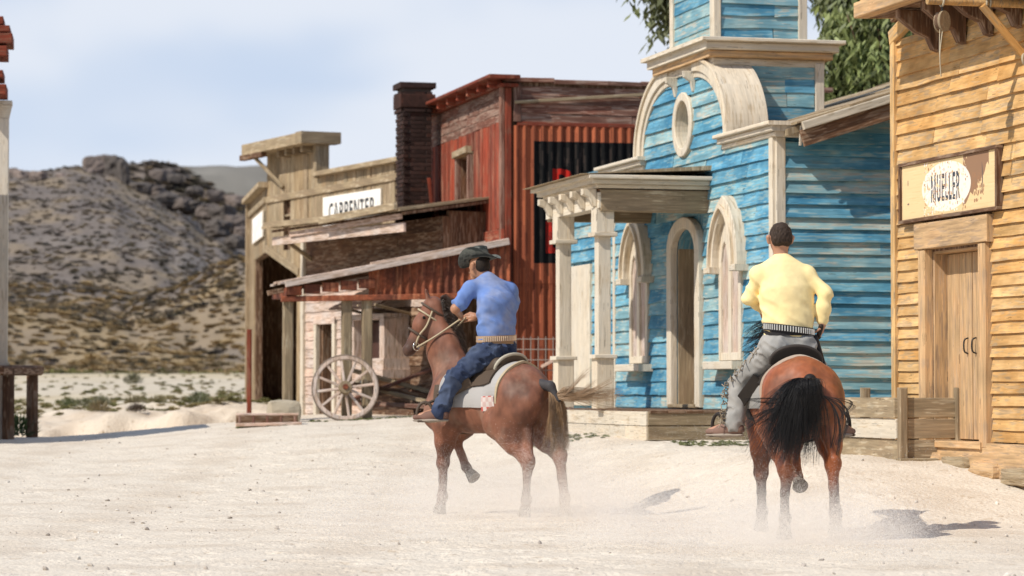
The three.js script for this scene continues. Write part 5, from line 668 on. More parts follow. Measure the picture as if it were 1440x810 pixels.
// cloth or leather laid over the trunk: z0..z1 along the back, p0..p1 round it from the top (radians)
function drape(z0, z1, p0, p1, off, thick, nz = 8, np = 24, shape = (t, p) => 0) {
  const T = trunkPrims(), P = [], I = [], ray = (z, ph) => { const dx = Math.sin(ph), dy = Math.cos(ph); let r = 0.75; for (let i = 0; i < 60; i++) { const d = fieldAt(T, dx * r, 1.1 + dy * r, z); r -= d * 0.8; if (Math.abs(d) < 5e-4) break; } return r; };
  for (let l = 0; l < 2; l++) for (let i = 0; i <= nz; i++) for (let j = 0; j <= np; j++) { const t = i / nz, ph = mix(p0, p1, j / np), z = mix(z0, z1, t) + shape(t, ph), r = ray(z, ph) + off + l * thick + 0.006 * (n3(z * 9, ph * 5, 3) - 0.5); P.push(Math.sin(ph) * r, 1.1 + Math.cos(ph) * r, z); }
  const id = (l, i, j) => l * (nz + 1) * (np + 1) + i * (np + 1) + j, q = (a, b, c, d) => I.push(a, b, c, a, c, d); for (let i = 0; i < nz; i++) for (let j = 0; j < np; j++) { q(id(1, i, j), id(1, i + 1, j), id(1, i + 1, j + 1), id(1, i, j + 1)); q(id(0, i, j), id(0, i, j + 1), id(0, i + 1, j + 1), id(0, i + 1, j)); }
  for (let i = 0; i < nz; i++) { q(id(0, i, 0), id(0, i + 1, 0), id(1, i + 1, 0), id(1, i, 0)); q(id(1, i, np), id(1, i + 1, np), id(0, i + 1, np), id(0, i, np)); } for (let j = 0; j < np; j++) { q(id(1, 0, j), id(1, 0, j + 1), id(0, 0, j + 1), id(0, 0, j)); q(id(0, nz, j), id(0, nz, j + 1), id(1, nz, j + 1), id(1, nz, j)); }
  const g = new THREE.BufferGeometry(); g.setAttribute('position', new THREE.Float32BufferAttribute(P, 3)); g.setIndex(I); const f = g.toNonIndexed(); f.computeVertexNormals(); const u = []; const p = f.attributes.position; for (let i = 0; i < p.count; i++) u.push(Math.atan2(p.getX(i), p.getY(i) - 1.1) * 0.35, p.getZ(i)); f.setAttribute('uv', new THREE.Float32BufferAttribute(u, 2)); return f;
}
const leather = (r, g, b, o = {}) => std({ color: colorOf(r, g, b), roughness: 0.55, ...o });
function rebase(g, o, place) { g.position.set(...place(o)); for (const c of g.children) { c.position.x -= o[0]; c.position.y -= o[1]; c.position.z -= o[2]; } }
const placer = (pos, turn) => (o) => { const c = Math.cos(turn), s = Math.sin(turn); return [pos[0] + o[0] * c + o[2] * s, pos[1] + o[1], pos[2] - o[0] * s + o[2] * c]; };
function tack(horseG, labels, { pos, turn, zs, blanketM, blanketPatch, trimM, leatherM, rimM, footL, footR, hands, toes }) {
  const place = placer(pos, turn), b = thing('saddle_blanket', labels.blanket, 'saddle blanket', [0, 0, 0], turn);
  part(b, 'pad', drape(zs - 0.42, zs + 0.36, -1.75, 1.75, 0.006, 0.016, 10, 36, (t, p) => (t > 0.9 ? 0.1 * Math.cos(p * 1.1) * (t - 0.9) * 10 * 0.4 : 0)), blanketM); part(b, 'binding', drape(zs + 0.35, zs + 0.372, -1.76, 1.76, 0.005, 0.022, 2, 36, (t, p) => 0.04 * Math.cos(p * 1.1)), trimM); if (blanketPatch) part(b, 'checked_edge', drape(zs + 0.14, zs + 0.34, -1.85, -1.4, 0.026, 0.008, 6, 12), blanketPatch); rebase(b, [0, 1.3, zs], place);
  const s = thing('saddle', labels.saddle, 'saddle', [0, 0, 0], turn);
  part(s, 'skirt', drape(zs - 0.28, zs + 0.27, -1.05, 1.05, 0.026, 0.02, 6, 24), leatherM); part(s, 'seat', organic([cap([0, 1.44, zs - 0.2], [0, 1.42, zs + 0.1], 0.12, 0.15, 0.06, [1.2, 0.55, 1]), cap([-0.12, 1.47, zs + 0.17], [0.12, 1.47, zs + 0.17], 0.06, 0.06, 0.06), cap([0, 1.5, zs - 0.3], [0, 1.56, zs - 0.3], 0.07, 0.035, 0.05), ball([0, 1.6, zs - 0.32], 0.04, 0.03)], 0.014), leatherM);
  const arc = []; for (let k = 0; k <= 14; k++) { const a = -0.2 + (Math.PI + 0.4) * k / 14; arc.push([Math.cos(a) * 0.21, Math.sin(a) * 0.135]); } const ct = new THREE.Group(); ct.name = 'cantle'; ct.position.set(0, 1.44, zs + 0.23); ct.rotation.x = 0.45; s.add(ct); part(ct, 'plate', slab(arc, 0.035, { bevel: 0.008 }), leatherM); part(ct, 'rim', tube(arc.map(([x, y]) => [x, y, 0]), 0.017, 8, 40), rimM);
  for (const [sg, f] of [[-1, footL], [1, footR]]) { const top = [sg * 0.27, 1.3, zs - 0.05]; part(s, 'fender', bar(top, add(f, [-sg * 0.13, 0.2, 0.06]), 0.025, 0.1), leatherM); part(s, 'stirrup_strap', bar(add(f, [-sg * 0.13, 0.2, 0.06]), add(f, [0, 0.14, 0]), 0.02, 0.035), leatherM); const st = []; for (let k = 0; k <= 24; k++) { const a = k / 24 * 6.283; st.push(add(f, [Math.sin(a) * 0.078 * Math.cos(toes), 0.05 + Math.cos(a) * 0.085 * (Math.cos(a) < 0 ? 0.75 : 1.3), -sg * Math.sin(a) * 0.078 * Math.sin(toes)])); } const sr = tube(st, 0.015, 6, 48); part(s, 'stirrup', sr, leatherM); part(s, 'tread', beam(0.14, 0.022, 0.1), leatherM, add(f, [0, -0.022, 0]), [0, sg * toes, 0]); }
  part(s, 'girth', drape(-0.46, -0.36, 1.1, 2 * Math.PI - 1.1, 0.004, 0.012, 2, 30), leatherM); part(s, 'back_strap', drape(zs + 0.2, zs + 0.225, 1.0, 2 * Math.PI - 1.0, 0.006, 0.01, 1, 30, (t, p) => 0.1 * Math.sin((p - 1) * 0.733)), leatherM); rebase(s, [0, 1.3, zs], place);
  // bridle and reins
  const { H, ax, side, under, L } = horseG.userData.head, br = thing('bridle', labels.bridle, 'bridle', [0, 0, 0], turn), ring = (t, r, w, c = 0.03) => { const pts = []; for (let k = 0; k <= 20; k++) { const a = k / 20 * 6.283; pts.push(H(t, c + Math.cos(a) * (r + c), Math.sin(a) * r)); } return tube(pts, w, 6, 40); };
  part(br, 'crownpiece', ring(0.06, 0.115, 0.012), leatherM); part(br, 'browband', ring(0.2, 0.112, 0.01, 0.04), trimM); part(br, 'noseband', ring(0.62, 0.09, 0.013), leatherM); for (const sg of [-1, 1]) { part(br, 'cheek_strap', tube([H(0.08, 0.02, sg * 0.115), H(0.4, 0.05, sg * 0.105), H(0.62, 0.04, sg * 0.09), H(0.84, 0.06, sg * 0.07)], 0.011, 6, 20), trimM); const bt = new THREE.TorusGeometry(0.038, 0.007, 8, 18); part(br, 'bit_ring', bt, std({ color: colorOf(0.7, 0.68, 0.62), roughness: 0.25, metalness: 1 }), H(0.84, 0.07, sg * 0.072)); const b0 = H(0.86, 0.08, sg * 0.075), h = hands[sg < 0 ? 0 : 1]; part(br, 'rein', tube([b0, add(lerp3(b0, h, 0.5), [sg * 0.06, -0.04, 0]), h], 0.009, 6, 24), trimM); } delete horseG.userData.head; rebase(br, H(0.3), place);
}
// ------------------------------------------------------------------ riders, in the horse's frame
function fingers(wrist, dir, palmN, thumbSide, curl) {
  const P = [], d = norm(dir), n = norm(palmN), l = norm(cross(d, n)), at = (a, b, c) => add(add(add(wrist, d, a), l, b), n, c);
  P.push(cap(at(0.0, 0, 0), at(0.03, 0, 0), 0.028, 0.03, 0.02), cap(at(0.03, -0.026, 0), at(0.085, -0.03, 0), 0.016, 0.0135, 0.02), cap(at(0.03, 0.026, 0), at(0.08, 0.03, 0), 0.016, 0.0135, 0.02), cap(at(0.03, 0, 0), at(0.088, 0, 0), 0.017, 0.014, 0.02));
  [[-0.03, 0.07], [-0.01, 0.08], [0.01, 0.075], [0.03, 0.058]].forEach(([o, len], i) => { let p = at(0.085, o, 0), a = 0.25 * curl; for (let k = 0; k < 3; k++) { const s = len * [0.45, 0.32, 0.23][k], q = add(add(p, d, Math.cos(a) * s), n, Math.sin(a) * s); P.push(cap(p, q, 0.0095 - 0.001 * k, 0.0088 - 0.001 * k, 0.006)); p = q; a += 0.75 * curl; } });
  const t0 = at(0.02, thumbSide * 0.026, 0.006), t1 = at(0.055, thumbSide * 0.052, 0.016), t2 = at(0.085, thumbSide * 0.045, 0.034 * curl + 0.01); P.push(cap(t0, t1, 0.014, 0.012, 0.012), cap(t1, t2, 0.011, 0.009, 0.006)); return P;
}
function rider(label, J, o) {
  const { pos, turn } = o, place = placer(pos, turn), g = thing('person', label, 'person', [0, 0, 0], turn), skin = o.skin, look = norm(J.look), rt = norm(cross(look, [0, 1, 0])), hd = J.head, at = (f, u, r) => add(add(add(hd, look, f), [0, 1, 0], u), rt, r);
  const B = [cap(J.pelvis, J.chest, 0.11, 0.135, 0.06, [1.15, 1, 0.8]), cap(J.chest, J.neck, 0.13, 0.07, 0.06), cap(J.neck, add(hd, [0, -0.05, 0]), 0.06, 0.058, 0.03), cap(J.shL, J.shR, 0.06, 0.06, 0.05)];
  for (const s of ['L', 'R']) B.push(cap(J['sh' + s], J['el' + s], 0.052, 0.043, 0.03), cap(J['el' + s], J['wr' + s], 0.045, 0.03, 0.03), cap(J['hip' + s], J['kn' + s], 0.085, 0.055, 0.04), cap(J['kn' + s], J['an' + s], 0.055, 0.04, 0.03), cap(J['an' + s], J['toe' + s], 0.04, 0.03, 0.03));
  const headP = [ball(at(-0.012, 0.022, 0), 0.1, 0.03, [0.92, 1.12, 1]), cap(at(0.03, -0.06, 0), at(0.045, -0.085, 0), 0.058, 0.045, 0.04), cap(at(0.085, 0.0, 0), at(0.108, -0.022, 0), 0.011, 0.015, 0.015), cap(at(0.08, -0.055, -0.018), at(0.08, -0.055, 0.018), 0.009, 0.009, 0.012), cap(at(-0.02, -0.06, 0), J.neck, 0.056, 0.062, 0.03)]; for (const s of [-1, 1]) headP.push(cap(at(-0.005, -0.02, s * 0.097), at(-0.015, 0.022, s * 0.104), 0.016, 0.022, 0.008), ball(at(0.07, 0.015, s * 0.035), 0.017, 0.015));
  const tint = (x, y, z) => k3(skin, 0.9 + 0.2 * n3(x * 40, y * 40, z * 40)), geos = [organic(B, 0.012, { color: tint }), organic(headP, 0.005, { color: tint })];
  for (const s of ['L', 'R']) geos.push(organic(fingers(J['wr' + s], J['hand' + s], J['palm' + s], s === 'L' ? 1 : -1, o.curl), 0.004, { color: tint }));
  part(g, 'body', join(geos), new THREE.MeshPhysicalMaterial({ vertexColors: true, roughness: 0.55 }));
  for (const s of [-1, 1]) part(g, 'eye', new THREE.SphereGeometry(0.012, 10, 8), std({ color: colorOf(0.05, 0.03, 0.02), roughness: 0.2 }), at(0.079, 0.018, s * 0.034));
  // shirt, with folds
  const rid = (v) => { const t = (v - 0.5) * 5; return 1.5 * Math.exp(-t * t) - 0.6; }, fold = (x, y, z) => { const w = clamp((y - J.pelvis[1]) / (J.neck[1] - J.pelvis[1])), m = n3(x * 3.1, y * 3.1, z * 3.1 + 5), big = (fbm(x * 5 + y * 2, y * 3, z * 5, 2) - 0.5) * 0.03;
    const waist = rid(n3(x * 3 + 2, y * 17 + x * 7 + m * 2, z * 3)) * 0.013 * ss(0.5, 0.08, w), drag = rid(n3(x * 7 + y * 10 + m, y * 2.5 - x * 2, z * 6 + 4)) * 0.011 * ss(0.1, 0.4, w) * ss(1.0, 0.7, w), fine = (n3(x * 26 + y * 12, y * 16, z * 26) - 0.5) * 0.005; return -(big * 0.45 + waist + drag + fine) * o.fold; };
  const S = [cap(add(J.pelvis, [0, 0.075, 0]), lerp3(J.pelvis, J.chest, 0.6), 0.155, 0.158, 0.06, [1.26, 1, 0.88]), cap(lerp3(J.pelvis, J.chest, 0.5), J.chest, 0.155, 0.165, 0.06, [1.2, 1, 0.86]), cap(J.chest, add(J.neck, [0, -0.05, 0]), 0.16, 0.1, 0.08, [1.15, 1, 0.85]), cap(J.shL, J.shR, 0.064, 0.064, 0.07), cap(add(J.chest, [0, 0.02, 0.02]), add(J.neck, [0, -0.07, 0.04]), 0.13, 0.09, 0.08, [1.3, 1, 0.9]), cap(add(J.neck, [0, -0.04, 0.01]), J.shL, 0.072, 0.06, 0.06), cap(add(J.neck, [0, -0.04, 0.01]), J.shR, 0.072, 0.06, 0.06), cap(add(J.neck, [0, -0.05, 0]), add(J.neck, [0, 0.012, 0]), 0.084, 0.07, 0.03)];
  for (const s of ['L', 'R']) { const e = o.longSleeve ? J['el' + s] : lerp3(J['sh' + s], J['el' + s], 0.72); S.push(cap(J['sh' + s], e, o.longSleeve ? 0.06 : 0.07, o.longSleeve ? 0.05 : 0.074, 0.04)); if (o.longSleeve) S.push(cap(J['el' + s], lerp3(J['el' + s], J['wr' + s], 0.55), 0.056, 0.05, 0.04), cap(lerp3(J['el' + s], J['wr' + s], 0.5), lerp3(J['el' + s], J['wr' + s], 0.95), 0.056, 0.042, 0.03)); }
  part(g, 'shirt', organic(S, 0.008, { disp: fold, color: (x, y, z) => k3(m3(o.shirt, [0.4, 0.37, 0.33], o.grime * ss(0.45, 0.7, fbm(x * 6 + 2, y * 6, z * 6, 4))), 0.9 + 0.2 * fbm(x * 30, y * 30, z * 30, 2)) }), std({ vertexColors: true, roughness: 0.95 }));
  part(g, 'collar', new THREE.TorusGeometry(0.071, 0.011, 8, 24).rotateX(Math.PI / 2), std({ color: colorOf(...k3(o.shirt, 0.9)), roughness: 1 }), add(J.neck, [0, 0.012, 0.002]), [0.12, 0, 0]);
  // trousers
  const Tr = [cap(J.hipL, J.hipR, 0.125, 0.125, 0.06, [1, 1.05, 1]), cap(J.pelvis, add(J.pelvis, [0, 0.075, 0]), 0.135, 0.13, 0.05, [1.36, 1, 0.95]), ball(add(J.hipL, [0, -0.01, 0.06]), 0.11, 0.05), ball(add(J.hipR, [0, -0.01, 0.06]), 0.11, 0.05)];
  for (const s of ['L', 'R']) Tr.push(cap(J['hip' + s], J['kn' + s], 0.118, 0.084, 0.05), cap(J['kn' + s], J['an' + s], 0.084, 0.072, 0.04), cap(lerp3(J['kn' + s], J['an' + s], 0.85), add(J['an' + s], [0, -0.015, 0]), 0.074, 0.076, 0.02));
  part(g, 'trousers', organic(Tr, 0.01, { disp: (x, y, z) => -(rid(n3(x * 14 + y * 16, y * 9 - x * 8, z * 12)) * 0.014 + (n3(x * 28, y * 20, z * 28) - 0.5) * 0.006) * o.fold, color: (x, y, z) => { const n = fbm(x * 8, y * 8, z * 8, 3); return m3(o.trousers, o.trousersFade, ss(0.45, 0.7, n) * 0.7); } }), std({ vertexColors: true, roughness: 0.95 }));
  // belt(s)
  const ringAt = (y, rx, rz, h, t, tilt = 0) => { const P = []; for (let k = 0; k <= 36; k++) { const a = k / 36 * 6.283; P.push([a, Math.cos(a) * rx, Math.sin(a) * rz]); } const v = [], I = []; P.forEach(([a, x, z]) => { const yy = y + tilt * x; for (const [q, w] of [[0, -h / 2], [0, h / 2], [t, h / 2], [t, -h / 2]]) v.push(J.pelvis[0] + x * (1 + q / rx), yy + w, J.pelvis[2] + z * (1 + q / rz)); }); for (let k = 0; k < 36; k++) for (let m = 0; m < 4; m++) { const a = k * 4 + m, b = k * 4 + (m + 1) % 4; I.push(a, a + 4, b, b, a + 4, b + 4); } const gg = new THREE.BufferGeometry(); gg.setAttribute('position', new THREE.Float32BufferAttribute(v, 3)); gg.setIndex(I); const f = gg.toNonIndexed(); f.computeVertexNormals(); return f; };
  const by = J.pelvis[1] + 0.075; part(g, 'belt', ringAt(by, 0.19, 0.142, 0.045, 0.012), leather(...o.belt)); const cb = part(g, 'cartridge_belt', ringAt(by + 0.03, 0.2, 0.152, 0.06, 0.014, o.beltTilt), leather(...o.cartBelt)); const shells = []; for (let k = 0; k < 26; k++) { const a = 0.25 + k / 25 * (Math.PI - 0.5), x = Math.cos(a) * 0.218, z = Math.sin(a) * 0.17; shells.push(new THREE.CylinderGeometry(0.006, 0.006, 0.045, 6).translate(J.pelvis[0] + x, by + 0.03 + o.beltTilt * x, J.pelvis[2] + z)); } part(cb, 'cartridges', merge(shells), std({ color: colorOf(...o.shell), roughness: 0.35, metalness: 0.7 }));
  // boots
  for (const s of ['L', 'R']) { const a = J['an' + s], t = J['toe' + s], f = norm(sub(t, a)), heel = add(add(a, [f[0], 0, f[2]], -0.045), [0, -0.06, 0]), tt = [t[0], Math.min(t[1], heel[1] + 0.01), t[2]]; part(g, 'boot', organic([cap(add(a, [0, 0.06, 0]), add(a, [0, -0.03, 0]), 0.056, 0.055, 0.03), cap(add(heel, [0, 0.01, 0]), lerp3(heel, tt, 0.6), 0.045, 0.05, 0.03), cap(lerp3(heel, tt, 0.5), tt, 0.05, 0.036, 0.03, [1, 0.8, 1]), cap(add(a, [0, -0.01, 0]), lerp3(heel, tt, 0.55), 0.052, 0.045, 0.04)], 0.009, {}), leather(...o.boot, { roughness: 0.8 })); part(g, 'boot_sole', organic([cap(add(heel, [0, -0.038, 0]), lerp3(add(heel, [0, -0.038, 0]), add(tt, [0, -0.03, 0]), 0.5), 0.045, 0.05, 0.03, [1, 0.3, 1]), cap(lerp3(add(heel, [0, -0.038, 0]), add(tt, [0, -0.03, 0]), 0.5), add(tt, [0, -0.03, 0]), 0.05, 0.038, 0.03, [1, 0.3, 1])], 0.008), leather(0.3, 0.25, 0.2, { roughness: 0.9 })); }
  if (o.extra) o.extra(g, at, part, J);
  rebase(g, J.pelvis, place); return g;
}
// ------------------------------------------------------------------ first rider: blue shirt, hat, on the horse turning left
{
  const turn = 45 * Math.PI / 180, x0 = -0.2, z0 = -27.7, pos = [x0, groundHeight(x0, z0) + 0.005, z0];
  const lock = (q, n, f) => { const L = []; for (let i = 0; i < n; i++) L.push([(q() - 0.5) * 2, q(), q(), q() * 6, q()]); return (qq) => f(L[Math.floor(qq() * n)], qq); };
  const tail = join([strands(900, lock(rngOf(31), 30, ([w, l, e, k, c], q) => { const a = (q() - 0.5) * 0.05, b = (q() - 0.5) * 0.05, len = 0.3 + 0.25 * l + 0.1 * q(); return (t) => [a + (w * 0.16 + b + 0.05) * t + 0.03 * Math.sin(t * 5 + k) * t, 1.2 - 0.04 * t - len * t * t * 0.95, 0.8 + 0.1 * Math.sin(Math.min(1, t * 1.4) * 1.57) - (0.1 * e - 0.02) * t + 0.025 * Math.cos(t * 6 + k) * t]; }), 0.0024, 11, 5),
    strands(420, lock(rngOf(37), 14, ([w, l, e, k, c], q) => { const b = (q() - 0.5) * 0.1, len = 0.26 + 0.4 * l + 0.08 * q(), u = (e - 0.5) * 0.26; return (t) => [len * 0.55 * t * t + b * t, 1.16 + 0.03 * t + u * t * t + b * t + 0.08 * Math.sin(t * 4 + k) * t, 0.84 + len * 0.75 * t * (0.5 + 0.5 * t) + 0.02 * Math.cos(t * 6 + k) * t]; }), 0.0018, 13, 6)]);
  const h = horse('brown_horse', 'brown horse with flying golden tail turning left under the blue-shirted rider', { hindL: [[-0.2, 0.9, 0.3], [-0.17, 0.52, 0.66], [-0.16, 0.17, 0.63], [-0.16, 0.035, 0.61]], hindR: [[0.2, 0.92, 0.32], [0.17, 0.56, 0.76], [0.16, 0.18, 0.83], [0.16, 0.035, 0.84]], foreL: [[-0.17, 0.86, -0.46], [-0.17, 0.5, -0.5], [-0.16, 0.17, -0.53], [-0.16, 0.035, -0.56]], foreR: [[0.17, 0.9, -0.5], [0.16, 0.72, -0.66], [0.16, 0.45, -0.52], [0.16, 0.36, -0.42]], neck: [[0, 1.2, -0.5], [-0.01, 1.62, -0.68], [-0.06, 2.04, -0.76]], muzzle: [-0.25, 1.62, -0.95], pointsAmount: 0.45, gloss: 0.6, dusty: 0.9, tailMaterial: new THREE.MeshPhysicalMaterial({ color: colorOf(0.28, 0.17, 0.085), roughness: 0.5 }) }, { coat: [0.2, 0.08, 0.045], points: [0.05, 0.03, 0.022], mane: [0.045, 0.026, 0.016], pos, turn, tailGeo: tail,
    maneGeo: (a, b, c, sd) => strands(620, (q) => { const t0 = 0.15 + 0.85 * q(), p = add(t0 < 0.5 ? lerp3(a, b, t0 * 2) : lerp3(b, c, t0 * 2 - 1), [0, 0.1, 0.1]), l = 0.12 + 0.16 * q(), w = q() - 0.3, k = q() * 6; return (t) => [p[0] + l * t * (0.5 + w) + 0.01 * Math.sin(t * 6 + k), p[1] + l * (0.8 * t - 1.3 * t * t), p[2] + l * t * (0.5 - w)]; }, 0.0026, 7, 8) });
  part(h, 'dock', organic([cap([0, 1.27, 0.64], [0, 1.25, 0.8], 0.06, 0.045, 0.03), cap([0, 1.25, 0.8], [0.02, 1.12, 0.88], 0.045, 0.03, 0.03)], 0.012), std({ color: colorOf(0.05, 0.045, 0.045), roughness: 0.6 }));
  const check = texture(128, 128, (u, v) => { const a = (Math.floor(u * 20) + Math.floor(v * 20)) % 2, b = Math.floor(u * 10) % 2; return a ? [196, 184, 176] : b ? [176, 84, 74] : [186, 160, 152]; });
  tack(h, { blanket: 'grey blanket with red checked corner on the turning brown horse', saddle: 'brown saddle with pale rim under the blue-shirted rider', bridle: 'pale leather bridle and reins on the turning brown horse' }, { pos, turn, zs: 0.04, blanketM: std({ color: colorOf(0.36, 0.34, 0.32), roughness: 1 }), blanketPatch: std({ map: check, roughness: 1 }), trimM: leather(0.42, 0.34, 0.22), leatherM: leather(0.085, 0.06, 0.042), rimM: leather(0.4, 0.36, 0.28), footL: [-0.52, 0.935, -0.39], footR: [0.52, 0.935, -0.39], toes: 0.8, hands: [[0.02, 1.93, -0.42], [0.06, 1.93, -0.42]] });
  const J = { pelvis: [0, 1.61, 0.06], chest: [0.01, 2.04, 0.07], neck: [-0.0, 2.29, -0.06], head: [-0.03, 2.415, -0.15], look: [-0.12, -0.25, -1], shL: [-0.2, 2.2, -0.09], shR: [0.2, 2.19, 0.05], elL: [-0.37, 2.0, -0.12], elR: [0.36, 2.02, -0.06], wrL: [-0.1, 1.95, -0.34], wrR: [0.15, 1.94, -0.35], handL: [0.55, -0.05, -0.4], handR: [-0.4, -0.1, -0.5], palmL: [0, -0.3, -1], palmR: [0, -0.3, -1], hipL: [-0.1, 1.58, 0.04], hipR: [0.1, 1.58, 0.04], knL: [-0.35, 1.34, -0.14], knR: [0.35, 1.34, -0.14], anL: [-0.43, 1.02, -0.27], anR: [0.43, 1.02, -0.27], toeL: [-0.57, 0.95, -0.46], toeR: [0.57, 0.95, -0.46] };
  rider('rider in blue shirt, jeans and grey-green hat leaning over the turning horse', J, { pos, turn, skin: [0.36, 0.17, 0.09], curl: 1.1, fold: 1.15, grime: 0.3, longSleeve: false, shirt: [0.135, 0.215, 0.45], trousers: [0.032, 0.045, 0.085], trousersFade: [0.07, 0.09, 0.14], belt: [0.3, 0.2, 0.12], cartBelt: [0.36, 0.24, 0.15], shell: [0.75, 0.6, 0.45], boot: [0.17, 0.095, 0.07], beltTilt: 0.05,
    extra: (g, at) => { // hat
      const hatM = std({ roughness: 0.85, map: texture(128, 128, (u, v) => { const n = pfbm(u, v, 6, 6, 301, 4), f = pfbm(u, v, 30, 30, 305, 2); return k3(m3([92, 94, 88], [46, 50, 48], ss(0.35, 0.65, n)), 0.85 + 0.3 * f); }) });
      const P = [], I = [], U = [], NR = 9, NA = 40, rows = []; // profile: brim edge in to the crown, up, then the dented top
      for (let l = 0; l < 2; l++) for (let i = 0; i <= NR + 8; i++) for (let k = 0; k <= NA; k++) { const a = k / NA * 6.283, c = Math.cos(a), s = Math.sin(a); let r, y; if (i <= NR) { const t = i / NR; r = mix(0.205, 0.1, t); const e = (r - 0.1) / 0.105; y = e * e * (0.085 * c * c - 0.035 * s * s) - 0.0 - l * 0.005; } else { const t = (i - NR) / 8; r = t < 0.75 ? mix(0.1, 0.082, t / 0.75) : mix(0.082, 0.0, (t - 0.75) / 0.25); y = (t < 0.75 ? 0.12 * t / 0.75 : 0.12 + 0.012 * Math.sin((t - 0.75) * 12) - 0.035 * (t - 0.75) * 4 * (1 - Math.abs(s) * 0.3)) - l * 0.005; } P.push(c * r * 0.92, y, s * r * 1.08); U.push(a * 0.3, i * 0.06); }
      const w = NA + 1, off = (NR + 9) * w; for (let l = 0; l < 2; l++) for (let i = 0; i < NR + 8; i++) for (let k = 0; k < NA; k++) { const A = l * off + i * w + k; if (l) I.push(A, A + w, A + 1, A + 1, A + w, A + w + 1); else I.push(A, A + 1, A + w, A + 1, A + w + 1, A + w); } for (let k = 0; k < NA; k++) I.push(k, off + k, k + 1, k + 1, off + k, off + k + 1);
      const gg = new THREE.BufferGeometry(); gg.setAttribute('position', new THREE.Float32BufferAttribute(P, 3)); gg.setAttribute('uv', new THREE.Float32BufferAttribute(U, 2)); gg.setIndex(I); gg.computeVertexNormals(); const hat = part(g, 'hat', gg, hatM, at(-0.012, 0.072, 0), [-0.2, 0.2, -0.12]); part(hat, 'hat_band', new THREE.TorusGeometry(0.1, 0.008, 6, 36).rotateX(Math.PI / 2).scale(0.92, 1.6, 1.08), leather(0.03, 0.03, 0.03), [0, 0.014, 0]);
      part(g, 'hair', organic([ball(at(-0.022, 0.02, 0), 0.098, 0.03, [0.93, 1.05, 1]), cap(at(-0.062, -0.02, -0.03), at(-0.062, -0.02, 0.03), 0.038, 0.038, 0.03)], 0.008), std({ color: colorOf(0.02, 0.014, 0.01), roughness: 0.7 })); } });
}
